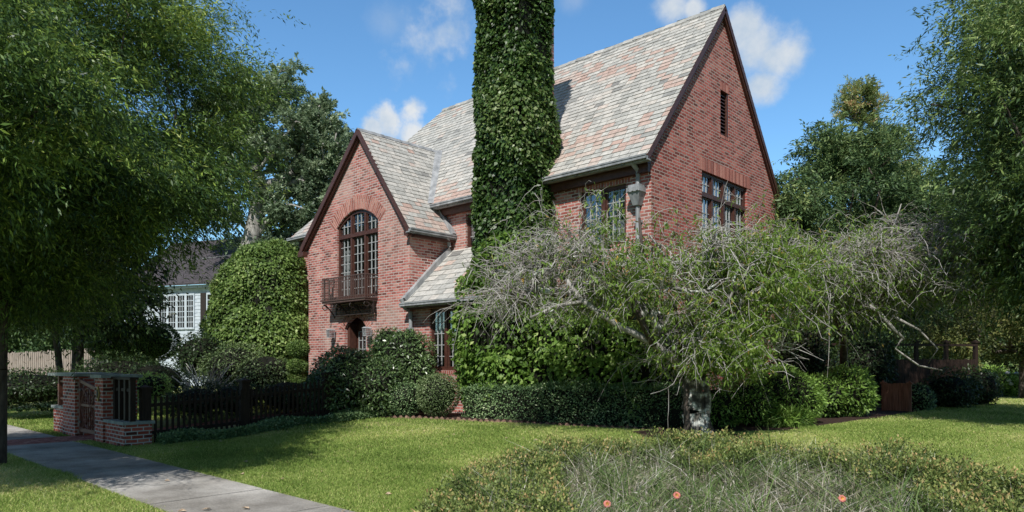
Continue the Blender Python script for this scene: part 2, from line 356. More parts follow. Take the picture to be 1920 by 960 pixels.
def clouds(skyc, blobs, amp, lo, hi, dens, scale, off, bright=(6.3, 6.4, 6.4), shade=(3.9, 4.7, 5.6)):
    f = blobfield(blobs); n = wnoise(scale, 9, off)
    v = mth('ADD', f, mth('MULTIPLY', mth('SUBTRACT', n, .5), amp))
    mr = nt.nodes.new('ShaderNodeMapRange'); mr.interpolation_type = 'SMOOTHSTEP'; nt.links.new(v, mr.inputs[0])
    mr.inputs[1].default_value = lo; mr.inputs[2].default_value = hi; mr.inputs[4].default_value = dens
    cc = mixc(nt, ramp(nt, wnoise(scale*.8, 6, off+3), [(.35, (0,0,0)), (.6, (1,1,1))]), shade, bright)
    return mixc(nt, mr.outputs[0], skyc, cc)
# puffy cloud left, wisps, puffy cloud behind the gable
skycol = clouds(skycol, [(728, 222, 60), (765, 205, 55), (775, 250, 50), (700, 240, 40)], 2.4, .15, .85, .92, 18, 2)
skycol = clouds(skycol, [(850, 60, 110), (790, 90, 90), (850, 160, 60), (760, 120, 70), (840, 105, 40)], 2.8, .35, 1.4, .6, 18, 5)
skycol = clouds(skycol, [(1420, 90, 85), (1445, 110, 70), (1400, 50, 60), (1260, 12, 55), (1300, 15, 35), (1430, 160, 60)], 1.9, .1, .85, .9, 14, 9)
skycol = clouds(skycol, [(1080, 0, 70), (730, 40, 90)], 1.5, .3, 1.2, .3, 10, 12)
skycol = clouds(skycol, [(-900, 300, 500), (2700, 200, 500), (300, -900, 600), (1600, -1200, 500)], 2.2, .2, .9, .8, 5, 20)
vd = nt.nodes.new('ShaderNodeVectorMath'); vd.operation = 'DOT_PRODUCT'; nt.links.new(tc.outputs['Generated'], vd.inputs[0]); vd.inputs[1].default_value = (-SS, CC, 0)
mr = nt.nodes.new('ShaderNodeMapRange'); mr.interpolation_type = 'SMOOTHSTEP'; nt.links.new(vd.outputs['Value'], mr.inputs[0]); mr.inputs[1].default_value = -.45; mr.inputs[2].default_value = .35; mr.inputs[3].default_value = .38; mr.inputs[4].default_value = 1  # sky dimmed behind the camera, added to deepen the shadows
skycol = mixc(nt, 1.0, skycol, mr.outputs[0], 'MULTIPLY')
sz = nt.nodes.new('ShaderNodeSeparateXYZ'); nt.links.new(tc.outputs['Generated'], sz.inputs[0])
mr = nt.nodes.new('ShaderNodeMapRange'); mr.interpolation_type = 'SMOOTHSTEP'; nt.links.new(sz.outputs[2], mr.inputs[0]); mr.inputs[1].default_value = .5; mr.inputs[2].default_value = .95; mr.inputs[3].default_value = 1; mr.inputs[4].default_value = .5  # overhead sky dimmed as well, to cut the fill light
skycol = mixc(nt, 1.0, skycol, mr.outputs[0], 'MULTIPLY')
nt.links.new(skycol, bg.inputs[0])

# ------------------------------------------------------------------ ground
def sheet(name, xs, ys, zoff, mat, mask=None, label=None):
    X, Y = np.meshgrid(xs, ys, indexing='ij'); Z = G(X, Y) + zoff
    V = np.stack([X, Y, Z], -1).reshape(-1, 3); idx = np.arange(X.size).reshape(X.shape)
    q = np.stack([idx[:-1, :-1], idx[1:, :-1], idx[1:, 1:], idx[:-1, 1:]], -1)
    if mask is not None:
        cxm = (X[:-1, :-1]+X[1:, 1:])/2; cym = (Y[:-1, :-1]+Y[1:, 1:])/2; q = q[mask(cxm, cym)]
    o = npmesh(name, V, q, np.full(len(V), .5), mat, smooth=True); o['kind'] = 'structure'
    return o
far = np.array([60, 90, 150, 260, 500, 900.])
gx = np.concatenate([-far[::-1], np.arange(-40, 15.1, .5), far]); gy = np.concatenate([-far[::-1], np.arange(-10, 45.1, .25), far])
sheet('lawn', gx, gy, 0, M['lawn'])
# pavement slabs
sw = MB(); xe = -60.0
SY0, SY1 = 2.95, 4.30
edges = []
x = -60.0
while x < 30: edges.append(x); x += 1.52
for a in edges:
    b = a + 1.52 - .026
    if b > -17.45 and a < -16.25:
        if a < -17.45: sw.box((a, SY0, -.1), (-17.46, SY1, .022))
        if b > -16.25: sw.box((-16.24, SY0, -.1), (b, SY1, .022))
        continue
    sw.box((a, SY0, -.1), (b, SY1, .022 + random.uniform(0, .006)))
o = sw.build('pavement', M['concrete']); o['kind'] = 'structure'
jt = MB(); jt.quad((-60, SY0, .008), (30, SY0, .008), (30, SY1, .008), (-60, SY1, .008)); o = jt.build('pavement_bed', M['mulch']); o['kind'] = 'structure'
bp_ = MB()
for i in range(12):
    for j in range(20):
        yy = 2.62 + j*.102
        x0 = -17.44 + i*.1 ; bp_.box((x0+.003, yy+.003, -.05), (x0+.096, yy+.097, .024), rng.uniform(0, 1))
for i in range(12):
    for j in range(60):
        yy = 4.70 + j*.102; x0 = -17.44 + i*.1
        zz = float(G(0, yy)); bp_.box((x0+.003, yy+.003, zz-.05), (x0+.096, yy+.097, zz+.02), rng.uniform(0, 1))
o = bp_.build('brick_path', M['brick_unit']); o['kind'] = 'structure'

# ------------------------------------------------------------------ the brick house
house = empty('brick_house', (-15, 13.3, .35), 'steep gabled red brick house with grey and pink slate roofs behind the garden shrubs', 'house')
HL = Vector(house.location)
def hb(mb, name, mat, parent=None, smooth=False):
    o = mb.build(name, mat, None, smooth)
    o.parent = parent if parent is not None else house
    base = (house.location.copy() if parent is None else Vector((0, 0, 0)))
    if parent is None: o.location = -HL
    return o
# every part is drawn in world coordinates and shifted back under the house's own origin
YW, YF, XR = 13.3, 11.85, -8.32         # main front wall, wing front wall, right gable wall
XL = -22.9; YB = 19.9; YR = 16.6; ZR = 10.62; ZE = 6.1
Pf = lambda u, v, d: (u, YF + d, v)
Pw = lambda u, v, d: (u, YW + d, v)
Pr = lambda u, v, d: (XR - d, u, v)
Ps = lambda u, v, d: (-14.9 - d, u, v)

def panel(mb, P, outer, holes, depth=.13):
    loops = [[Vector((a, b, 0)) for a, b in outer]] + [[Vector((a, b, 0)) for a, b in h] for h in holes]
    flat = [p for l in loops for p in l]
    for t in tessellate_polygon(loops):
        mb.tri(*[P(flat[i].x, flat[i].y, 0) for i in t])
    for h in holes:
        for i in range(len(h)):
            a, b = h[i], h[(i+1) % len(h)]
            mb.quad(P(a[0], a[1], 0), P(b[0], b[1], 0), P(b[0], b[1], depth), P(a[0], a[1], depth))
def arch_pts(u0, u1, zs, rise, n=14):
    hw = (u1-u0)/2; Rr = (hw*hw + rise*rise)/(2*rise); cz = zs + rise - Rr; um = (u0+u1)/2; a = math.asin(hw/Rr)
    return [(um + Rr*math.sin(t), cz + Rr*math.cos(t)) for t in np.linspace(a, -a, n)], (um, cz, Rr, a)   # right to left
def rect(u0, v0, u1, v1): return [(u0, v0), (u1, v0), (u1, v1), (u0, v1)]

wing_arch, wa = arch_pts(-18.39, -16.32, 5.66, .42)
wing_win = [(-18.39, 3.5), (-16.32, 3.5)] + wing_arch
door_arch, da = arch_pts(-17.98, -16.88, 2.62, .32)
door_hole = [(-17.98, .45), (-16.88, .45)] + door_arch
XWL, XWR, XRG, ZRG = -20.0, -14.9, -17.1, 8.34
mb = MB()
panel(mb, Pf, [(XWL, .2), (XWR, .2), (XWR, 5.22), (XRG, 8.28), (XWL, 5.3)], [wing_win, door_hole])
panel(mb, Ps, [(YF, .2), (YW, .2), (YW, 5.3), (YF, 5.3)], [])
mb.quad((XWL, YF, .2), (XWL, YW, .2), (XWL, YW, 5.3), (XWL, YF, 5.3))
hb(mb, 'wing_wall', M['brick'])
mb = MB()
WL = (-14.25, 4.75, -13.25, 5.72); WM = (-10.28, 4.3, -8.98, 5.66)
panel(mb, Pw, [(XL, .2), (XR, .2), (XR, 6.12), (XL, 6.12)], [rect(*WL), rect(*WM)])
GW = (15.56, 4.1, 18.05, 6.28); VT = (16.52, 7.38, 16.97, 8.5); GD = (18.2, .9, 19.5, 2.75)
hb(mb, 'front_wall', M['brick'])
mb = MB()
panel(mb, Pr, [(YW, .2), (YB, .2), (YB, 6.3), (YR, 10.5), (YW, 6.2)], [rect(*GW), rect(*VT), rect(*GD)])
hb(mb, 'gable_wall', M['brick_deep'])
mb = MB(); mb.quad((XL, YW, .2), (XL, YB, .2), (XL, YB, 6.1), (XL, YW, 6.1)); mb.quad((XL, YB, .2), (XR, YB, .2), (XR, YB, 6.1), (XL, YB, 6.1))
hb(mb, 'rear_wall', M['brick'])
# lean-to between wing and chimney
LW = (-14.2, 1.42, -13.02, 3.02); LY = 11.95
Pl = lambda u, v, d: (u, LY + d, v)
mb = MB(); panel(mb, Pl, [(-14.9+.004, .2), (-12.0, .2), (-12.0, 3.2), (-14.9+.004, 3.2)], [rect(*LW)])
mb.quad((-12.0, LY, .2), (-12.0, YW, .2), (-12.0, YW, 4.7), (-12.0, LY, 3.2)); hb(mb, 'porch_wall', M['brick'])
# dark rooms behind the windows
mb = MB()
mb.quad((XL+.1, YW+2.2, .2), (XR-.1, YW+2.2, .2), (XR-.1, YW+2.2, 6.1), (XL+.1, YW+2.2, 6.1))
for z in (.46, 3.35): mb.quad((XL+.1, YW+.2, z), (XR-.2, YW+.2, z), (XR-.2, YB-.1, z), (XL+.1, YB-.1, z))
mb.v = mb.v[:]; hb(mb, 'room_partition', M['dark_in'])

# ---- slates
def slates(mb, O, eu, ev, poly, expo=.165, wid=.27, seed=1, pink=.18):
    r = np.random.default_rng(seed)
    O = np.array(O, float); eu = np.array(eu, float); ev = np.array(ev, float); n = np.cross(eu, ev); n /= np.linalg.norm(n)
    if n[2] < 0: n = -n
    vs = [p[1] for p in poly]; vmin, vmax = min(vs), max(vs)
    def rng_at(v):
        xs = []
        for i in range(len(poly)):
            (a, b), (c_, d) = poly[i], poly[(i+1) % len(poly)]
            if (b-v)*(d-v) <= 0 and abs(b-d) > 1e-9: xs.append(a + (c_-a)*(v-b)/(d-b))
        return (min(xs), max(xs)) if len(xs) >= 2 else None
    v = vmin; row = 0
    while v < vmax - .02:
        v1 = min(v+expo, vmax)
        r0 = rng_at(v+1e-4); r1 = rng_at(v1-1e-4)
        if r0 is None or r1 is None: break
        u = min(r0[0], r1[0]) - r.uniform(0, wid)
        um = max(r0[1], r1[1])
        while u < um:
            w_ = wid*r.uniform(.75, 1.3); ua, ub = u+.004, u+w_-.004
            a0 = min(max(ua, r0[0]), r0[1]); b0 = min(max(ub, r0[0]), r0[1]); a1 = min(max(ua, r1[0]), r1[1]); b1 = min(max(ub, r1[0]), r1[1])
            u += w_
            if b0-a0 < .01 and b1-a1 < .01: continue
            c_ = O + eu*((a0+b0)/2) + ev*v
            q = .5*wn(np.array([[c_[0]*.9, c_[1]*.6, c_[2]*2.4]]), 1.1, seed+5)[0] + r.normal(0, .30)
            if q > .90 - pink*2.6: t = r.uniform(.76, 1)
            elif r.random() < .03: t = r.uniform(0, .15)
            else: t = r.uniform(.28, .70)
            j = r.uniform(-.01, .006); hh = .018 + r.uniform(-.003, .006)
            P = lambda uu, vv, h: tuple(O + eu*uu + ev*vv + n*h)
            mb.quad(P(a0, v+j, hh), P(b0, v+j, hh), P(b1, v1, .006), P(a1, v1, .006), t)
            mb.quad(P(a0, v+j, .0), P(b0, v+j, .0), P(b0, v+j, hh), P(a0, v+j, hh), t*.3)
        v = v1; row += 1
def deck(mb, O, eu, ev, poly):
    O = np.array(O, float); eu = np.array(eu, float); ev = np.array(ev, float)
    pts = [O + eu*a + ev*b for a, b in poly]
    for i in range(1, len(pts)-1): mb.tri(pts[0], pts[i], pts[i+1])
def nrm(v): v = np.array(v, float); return v/np.linalg.norm(v)
XV = -8.22; XH = -18.9
# main roof, front slope: eave line Y=13.0
ev = nrm((0, YR-13.0, ZR-ZE)); Ls = math.hypot(YR-13.0, ZR-ZE)
Wt = XV - (-23.2)
sl = MB(); dk = MB()
polyF = [(0, 0), (Wt, 0), (Wt, Ls), (XH+23.2, Ls)]
slates(sl, (-23.2, 13.0, ZE), (1, 0, 0), ev, polyF, seed=3, pink=.20); deck(dk, (-23.2, 13.0, ZE), (1, 0, 0), ev, polyF)
evb = nrm((0, YR-20.2, ZR-ZE)); polyB = [(0, 0), (Wt, 0), (Wt, Ls), (XH+23.2, Ls)]
slates(sl, (-23.2, 20.2, ZE), (1, 0, 0), evb, polyB, seed=4); deck(dk, (-23.2, 20.2, ZE), (1, 0, 0), evb, polyB)
evh = nrm((XH+23.2, 0, ZR-ZE)); Lh = math.hypot(XH+23.2, ZR-ZE); polyH = [(0, 0), (7.2, 0), (3.6, Lh)]
slates(sl, (-23.2, 13.0, ZE), (0, 1, 0), evh, polyH, seed=5); deck(dk, (-23.2, 13.0, ZE), (0, 1, 0), evh, polyH)
roof = hb(sl, 'roof', M['slate']); roof['label'] = 'large main slate roof with pinkish streaks'
o = hb(dk, 'roof_deck', M['roof_deck'])
# ridge slates
rd = MB(); x = XV - .02
while x > XH:
    L_ = .36; t_ = rng.uniform(.0, .5)
    for sgn in (-1, 1):
        d = np.array((0, sgn*(YR-13.0), -(ZR-ZE))); d /= np.linalg.norm(d)
        a = np.array((x, YR, ZR+.04)); b = np.array((x-L_, YR, ZR+.04 + rng.uniform(0, .03)))
        rd.quad(a, b, b+d*.17, a+d*.17, t_)
    x -= L_*.93
hb(rd, 'ridge', M['slate'])
# wing roof
slp = (ZRG-5.18)/(-14.72-XRG)
YV = 11.68
evw = nrm((XRG+14.72, 0, ZRG-5.18)); Lw = math.hypot(XRG+14.72, ZRG-5.18)
def vfz(z): return (z-5.18)/(ZRG-5.18)*Lw
yv = lambda z: 13.0 + (z-ZE)/((ZR-ZE)/(YR-13.0))
poly = [(0, 0), (13.32-YV, 0), (13.32-YV, vfz(6.1)), (yv(ZRG)-YV, Lw), (0, Lw)]
sl = MB(); dk = MB()
slates(sl, (-14.72, YV, 5.18), (0, 1, 0), evw, poly, seed=8, pink=.21); deck(dk, (-14.72, YV, 5.18), (0, 1, 0), evw, poly)
ZL = 5.18; XLL = -20.22
evl = nrm((XRG-XLL, 0, ZRG-ZL)); Ll = math.hypot(XRG-XLL, ZRG-ZL)
poly = [(0, 0), (13.32-YV, 0), (13.32-YV, Ll*(6.1-ZL)/(ZRG-ZL)), (yv(ZRG)-YV, Ll), (0, Ll)]
slates(sl, (XLL, YV, ZL), (0, 1, 0), evl, poly, seed=9); deck(dk, (XLL, YV, ZL), (0, 1, 0), evl, poly)
o = hb(sl, 'wing_roof', M['slate']); o['label'] = 'smaller steep slate roof over the arched window'
hb(dk, 'wing_deck', M['roof_deck'])
rd = MB()
y = YV
while y < yv(ZRG):
    for d in (-evw, -evl):
        a = np.array((XRG, y, ZRG+.035)); b = np.array((XRG, y+.33, ZRG+.05)); rd.quad(a, b, b+d*.13, a+d*.13, rng.uniform(0, .35))
    y += .31
hb(rd, 'ridge', M['lead'])
# valley and abutment flashings, in lead
fl = MB()
a = Vector((XRG+.05, yv(ZRG)-.06, ZRG)); b = Vector((-14.72 - (6.1-5.18)/slp, 12.98, 6.12))
nm = Vector((.45, -.55, .7)).normalized()
fl.bar(a+nm*.03, b+nm*.03, .26, .03, up=nm)
fl.bar((-15.40, 13.22, 6.12), (-14.66, 13.22, 5.20), .12, .09, up=(.7, 0, .7))
fl.bar((-14.84, 13.2, 4.80), (-14.84, 11.62, 3.28), .13, .13, up=(0, -.7, .7))
hb(fl, 'flashing', M['lead'])
# lean-to roof
evp = nrm((0, 13.3-11.62, 4.78-3.2)); Lp = math.hypot(13.3-11.62, 4.78-3.2)
poly = [(0, 0), (2.9, 0), (2.9, Lp), (0, Lp)]
sl = MB(); dk = MB(); slates(sl, (-14.85, 11.62, 3.2), (1, 0, 0), evp, poly, seed=12, wid=.36, expo=.22, pink=.27); deck(dk, (-14.85, 11.62, 3.2), (1, 0, 0), evp, poly)
o = hb(sl, 'porch_roof', M['slate']); o['label'] = 'low slate roof between wing and ivy chimney'
hb(dk, 'porch_deck', M['roof_deck'])

# ---- fascias and verge boards
vb = MB()
def verge(mb, pts, w=.2, th=.05, xo=0):
    for a, b in zip(pts[:-1], pts[1:]): mb.bar(a, b, th, w, up=(0, 0, 1))
verge(vb, [(XRG, YV+.02, ZRG-.06), (-14.76, YV+.02, 5.12)], .12); verge(vb, [(XRG, YV+.024, ZRG-.06), (-20.1, YV+.024, 5.30), (-20.28, YV+.024, 5.08)], .15)
verge(vb, [(XRG, YV+.10, ZRG-.12), (-14.86, YV+.10, 5.06)], .07, .09); verge(vb, [(XRG, YV+.10, ZRG-.14), (-20.1, YV+.10, 5.2)], .08, .09)
vb.box((-20.34, YV-.02, 4.98), (-20.02, YV+.14, 5.12)); vb.box((-14.92, YV-.02, 5.0), (-14.74, YV+.14, 5.1))
hb(vb, 'verge_board', M['brown'])
vb = MB()
verge(vb, [(XV-.02, YR, ZR-.09), (XV-.02, 13.02, ZE-.06)], .11); verge(vb, [(XV-.02, YR, ZR-.10), (XV-.02, 20.18, ZE-.07)], .12)
verge(vb, [(XV-.07, YR, ZR-.18), (XV-.07, 13.1, ZE-.04)], .1, .08); verge(vb, [(XV-.07, YR, ZR-.19), (XV-.07, 20.1, ZE-.06)], .12, .08)
hb(vb, 'verge_board', M['brown'])
# ---- gutters
def gutter(a, b, out):
    g = MB(); a = Vector(a); b = Vector(b); out = Vector(out)
    g.bar(a, b, .10, .06); g.bar(a+out*.05+Vector((0,0,.045)), b+out*.05+Vector((0,0,.045)), .028, .035)
    g.bar(a-out*.10+Vector((0,0,-.05)), b-out*.10+Vector((0,0,-.05)), .12, .03)
    n = max(2, int((b-a).length/.6))
    for i in range(n+1):
        p = a.lerp(b, i/n); g.bar(p+Vector((0,0,-.045)), p-out*.12+Vector((0,0,-.045)), .03, .03)
    return hb(g, 'gutter', M['lead'])
gutter((-15.30, 12.93, 6.02), (XV+.02, 12.93, 6.02), (0, -1, 0)); gutter((-23.24, 12.93, 6.02), (-19.6, 12.93, 6.02), (0, -1, 0))
gutter((-14.66, YV-.03, 5.12), (-14.66, 13.28, 5.12), (1, 0, 0)); gutter((-14.92, 11.56, 3.13), (-11.9, 11.56, 3.13), (0, -1, 0))
so_ = MB(); so_.box((XL, 12.99, 5.96), (XR, 13.29, 5.99)); so_.box((XL, 13.18, 5.78), (XR-.01, 13.296, 5.955)); hb(so_, 'soffit', M['brown'])
so_ = MB(); so_.box((-14.86, YF+.02, 4.98), (-14.70, 13.29, 5.04)); hb(so_, 'eave_board', M['brown'])
so_ = MB(); so_.box((-14.89, 11.66, 3.04), (-11.95, 11.94, 3.08)); hb(so_, 'eave_board', M['brown'])
# ---- downpipes
dp = MB(); hx = -8.62
dp.tube([(hx, 12.98, 6.0), (hx, 13.22, 5.86), (hx, 13.22, 5.5)], .055, 8); dp.tube([(hx, 13.22, 5.2), (hx, 13.22, .35)], .048, 8)
for z in (4.7, 3.2, 1.8): dp.box((hx-.09, 13.20, z), (hx+.09, 13.297, z+.05))
d1 = hb(dp, 'downpipe', M['lead'])
lh = MB()
lh.hexa([(hx-.07,13.14,5.08),(hx+.07,13.14,5.08),(hx+.07,13.28,5.08),(hx-.07,13.28,5.08),(hx-.15,13.04,5.36),(hx+.15,13.04,5.36),(hx+.15,13.29,5.36),(hx-.15,13.29,5.36)])
lh.box((hx-.17, 13.02, 5.36), (hx+.17, 13.292, 5.46)); lh.box((hx-.14, 13.05, 5.46), (hx+.14, 13.285, 5.52))
for k in (-.12, 0, .12): lh.box((hx+k-.02, 13.0, 5.37), (hx+k+.02, 13.03, 5.45))
lo = lh.build('leader_head', M['lead'], d1)
dp = MB(); dp.tube([(-14.72, 13.0, 5.1), (-14.76, 13.12, 5.0), (-14.76, 13.14, 4.85)], .055, 8); hb(dp, 'downpipe', M['lead']); dp = MB(); dp.tube([(-14.82, 11.5, 3.3), (-14.82, 11.62, 3.05), (-14.82, 11.82, 2.95), (-14.82, 11.82, .3)], .05, 8)
dp.box((-14.92, 11.76, 2.5), (-14.72, 11.848, 2.55)); dp.box((-14.92, 11.76, 1.2), (-14.72, 11.848, 1.25)); hb(dp, 'downpipe', M['lead'])

# ---- brick arches and lintels (single bricks in mortar)
def arch_bricks(P, arc, r0, r1, n, name='brick_arch', seed=2):
    um, cz, Rr, a = arc; rr = np.random.default_rng(seed)
    m_ = MB(); back = MB()
    th = np.linspace(-a*1.10, a*1.10, n+1)
    for i in range(n):
        t0, t1 = th[i], th[i+1]; g_ = (t1-t0)*.13
        for (ra, rb) in ((r0, r0+(r1-r0)*.49), (r0+(r1-r0)*.52, r1)) if (i % 2 == 0) else ((r0, r1-.1), (r1-.09, r1)):
            q = [(um+(Rr+rad)*math.sin(t), cz+(Rr+rad)*math.cos(t)) for t, rad in ((t0+g_, ra), (t1-g_, ra), (t1-g_, rb), (t0+g_, rb))]
            m_.hexa([P(u, v, .02) for u, v in q] + [P(u, v, -.008) for u, v in q], rr.uniform(.1, 1))
        q = [(um+(Rr+rad)*math.sin(t), cz+(Rr+rad)*math.cos(t)) for t, rad in ((t0, r0), (t1, r0), (t1, r1), (t0, r1))]
        m_f = [P(u, v, -.003) for u, v in q]; back.quad(*m_f)
    o = hb(m_, name, M['brick_unit']); back.build('mortar', M['mortar'], o); return o
arch_bricks(Pf, wa, .015, .40, 34); arch_bricks(Pf, da, .015, .23, 22, seed=3)
def lintel(P, u0, u1, v0, h=.22, seed=1, name='brick_lintel'):
    rr = np.random.default_rng(seed); m_ = MB(); back = MB(); n = int((u1-u0)/.078); w_ = (u1-u0)/n
    for i in range(n):
        a, b = u0+i*w_+.009, u0+(i+1)*w_-.009
        q = [(a, v0), (b, v0), (b, v0+h), (a, v0+h)]; m_.hexa([P(u, v, .02) for u, v in q]+[P(u, v, -.008) for u, v in q], rr.uniform(0, .8))
    back.quad(*[P(u, v, -.003) for u, v in ((u0, v0), (u1, v0), (u1, v0+h), (u0, v0+h))])
    o = hb(m_, name, M['brick_unit']); back.build('mortar', M['mortar'], o)
lintel(Pw, WM[0]-.12, WM[2]+.12, WM[3]+.005, .10); lintel(Pr, GW[0]-.1, GW[2]+.2, GW[3]+.005, .3, 5); lintel(Pr, VT[0]-.02, VT[2]+.02, VT[3]+.005, .2, 6)
lintel(Pr, VT[0]-.04, VT[2]+.04, VT[1]-.08, .07, 7, 'brick_sill'); lintel(Pl, LW[0]-.06, LW[2]+.06, LW[1]-.1, .09, 8, 'brick_sill'); lintel(Pw, WL[0]-.05, WL[2]+.05, WL[1]-.1, .09, 9, 'brick_sill')

# ---- windows
def pbox(mb, P, u0, u1, v0, v1, d0, d1):
    mb.box(P(u0, v0, d0), P(u1, v1, d1))
def window(P, u0, u1, v0, v1, lights, cols, rows, transom=None, trows=2, top=None, curtain=(), name='window', label=None, trows_cols=None, fw=.06):
    """lights: number of side-by-side casements; top: function giving opening height at u"""
    fr = MB(); gb = MB(); pn = MB()
    tp = top or (lambda u: v1)
    pbox(fr, P, u0, u0+fw, v0, tp(u0+fw)-.002, .06, .15); pbox(fr, P, u1-fw, u1, v0, tp(u1-fw)-.002, .06, .15)
    pbox(fr, P, u0+fw, u1-fw, v0, v0+fw, .05, .15)
    if top is None: pbox(fr, P, u0+fw, u1-fw, v1-fw, v1, .06, .15)
    else:
        us = np.linspace(u0, u1, 15)
        for a, b in zip(us[:-1], us[1:]):
            za, zb = top(a), top(b)
            q = [(a, za-.09), (b, zb-.09), (b, zb+.01), (a, za+.01)]
            fr.hexa([P(u, v, .15) for u, v in q]+[P(u, v, .055) for u, v in q])
    W_ = (u1-u0)/lights
    vt = transom
    if vt: pbox(fr, P, u0+fw, u1-fw, vt-.05, vt+.05, .03, .15)
    for i in range(lights):
        a, b = u0+i*W_, u0+(i+1)*W_
        if i: pbox(fr, P, a-.045, a+.045, v0+fw, (tp(a)-.09 if top else v1-fw), .045, .148)
        sec = [(v0+fw, (vt-.05) if vt else None, rows, cols)]
        if vt: sec.append((vt+.05, None, trows, trows_cols or cols))
        for (s0, s1, nr, nc) in sec:
            ia, ib = a+.07, b-.07
            s1f = (lambda u: s1) if s1 is not None else ((lambda u: tp(u)-.09) if top else (lambda u: v1-fw))
            # casement rail
            for uu in (ia, ib): pbox(fr, P, uu-.018, uu+.018, s0, s1f(uu), .075, .13)
            if s1 is not None or top is None:
                pbox(fr, P, ia+.018, ib-.018, s1f(ia)-.03, s1f(ia), .075, .13)
            pbox(fr, P, ia+.018, ib-.018, s0, s0+.035, .075, .13)
            vm = s1 if s1 is not None else (max(tp(ia), tp(ib), tp((ia+ib)/2))-.09 if top else v1-fw)
            for k in range(1, nc): 
                uu = ia+(ib-ia)*k/nc; pbox(gb, P, uu-.009, uu+.009, s0+.03, s1f(uu)-.005, .085, .112)
            for k in range(1, nr):
                vv = s0+(vm-s0)*k/nr
                xs = [u for u in np.linspace(ia, ib, 25) if s1f(u) > vv]
                if len(xs) > 1: pbox(gb, P, xs[0], xs[-1], vv-.009, vv+.009, .087, .110)
    us = np.linspace(u0+.01, u1-.01, 13)
    for a, b in zip(us[:-1], us[1:]):
        pn.quad(P(a, v0+.01, .105), P(b, v0+.01, .105), P(b, tp(b)-.03, .105), P(a, tp(a)-.03, .105))
    o = hb(fr, name, M['brown'])
    if label: o['label'] = label
    gb.build('glazing_bars', M['came'], o); pn.build('pane', M['glass'], o)
    for (a, b, c0, c1) in curtain:
        cu = MB(); n = 22
        for k in range(n):
            f0, f1 = k/n, (k+1)/n; d0 = .24 + .03*math.sin(k*1.9), .24 + .03*math.sin((k+1)*1.9)
            ua, ub = a+(b-a)*f0, a+(b-a)*f1
            cu.quad(P(ua, c0, d0[0]), P(ub, c0, d0[1]), P(ub, c1, d0[1]), P(ua, c1, d0[0]))
        cu.build('curtain', M['curtain'], o)
    return o
topf = lambda arc: (lambda u: arc[1] + math.sqrt(max(arc[2]**2 - (u-arc[0])**2, 0)))
window(Pf, -18.39, -16.32, 3.5, 6.08, 3, 3, 7, 5.36, 2, topf(wa), curtain=[(-18.35, -17.75, 3.5, 5.0), (-16.6, -16.35, 3.5, 5.2)], label='tall arched triple casement window', trows_cols=3)
window(Pw, *[WM[i] for i in (0, 2, 1, 3)], 2, 3, 4, label='pair of brown upper casement windows', curtain=[(-9.5, -9.05, 4.3, 4.9)])
window(Pw, *[WL[i] for i in (0, 2, 1, 3)], 2, 2, 3, label='small upper window beside the ivy')
window(Pl, *[LW[i] for i in (0, 2, 1, 3)], 2, 3, 5, label='ground floor pair of tall casements under the low roof', curtain=[(-13.45, -13.08, 1.45, 2.1)])
window(Pr, *[GW[i] for i in (0, 2, 1, 3)], 4, 3, 4, 5.72, 2, label='wide four light window with transoms in the gable', curtain=[(15.62, 17.98, 5.70, 6.25), (15.65, 16.0, 4.1, 5.6)])
window(Pr, *[GD[i] for i in (0, 2, 1, 3)], 2, 2, 5, label='ground floor window low in the gable wall', curtain=[(18.25, 19.45, .95, 2.7)])
# attic vent
vt_ = MB(); pbox(vt_, Pr, VT[0], VT[0]+.04, VT[1], VT[3], .03, .12); pbox(vt_, Pr, VT[2]-.07, VT[2], VT[1], VT[3], .01, .12)
for k in range(12):
    z = VT[1]+.05+k*.088; vt_.hexa([Pr(VT[0]+.04, z, .05), Pr(VT[2]-.07, z, .05), Pr(VT[2]-.07, z+.02, .05), Pr(VT[0]+.04, z+.02, .05)] + [Pr(VT[0]+.04, z+.05, .13), Pr(VT[2]-.07, z+.05, .13), Pr(VT[2]-.07, z+.07, .13), Pr(VT[0]+.04, z+.07, .13)])
hb(vt_, 'attic_vent', M['brown'])
# ---- front door in its arch
dr = MB(); td = topf(da)
pbox(dr, Pf, -17.98, -17.86, .45, td(-17.86)-.002, .10, .34); pbox(dr, Pf, -17.0, -16.88, .45, td(-17.0)-.002, .10, .34)
us = np.linspace(-17.86, -17.0, 9)
for a, b in zip(us[:-1], us[1:]): dr.hexa([Pf(a, .45, .42), Pf(b, .45, .42), Pf(b, td(b)-.02, .42), Pf(a, td(a)-.02, .42), Pf(a, .45, .36), Pf(b, .45, .36), Pf(b, td(b)-.02, .36), Pf(a, td(a)-.02, .36)])
do = hb(dr, 'front_door', M['brown'])
gb = MB()
for k in range(4): pbox(gb, Pf, -17.75+.18*k, -17.73+.18*k, 1.75, 2.55, .335, .35)
for k in range(4): pbox(gb, Pf, -17.75, -17.19, 1.75+.26*k, 1.77+.26*k, .337, .352)
gb.build('glazing_bars', M['came'], do)
pn = MB(); pbox(pn, Pf, -17.74, -17.2, 1.76, 2.54, .353, .357); pn.build('pane', M['glass'], do)
hd = MB(); hd.tube([(-17.12, YF+.30, 1.45), (-17.12, YF+.30, 1.60)], .018, 6); hd.build('handle', M['gold'], do)
ds = MB(); ds.box((-18.2, 11.35, .2), (-16.7, YF-.003, .52)); ds.box((-18.35, 11.0, .2), (-16.55, 11.348, .40)); hb(ds, 'doorstep', M['slate_cap'])
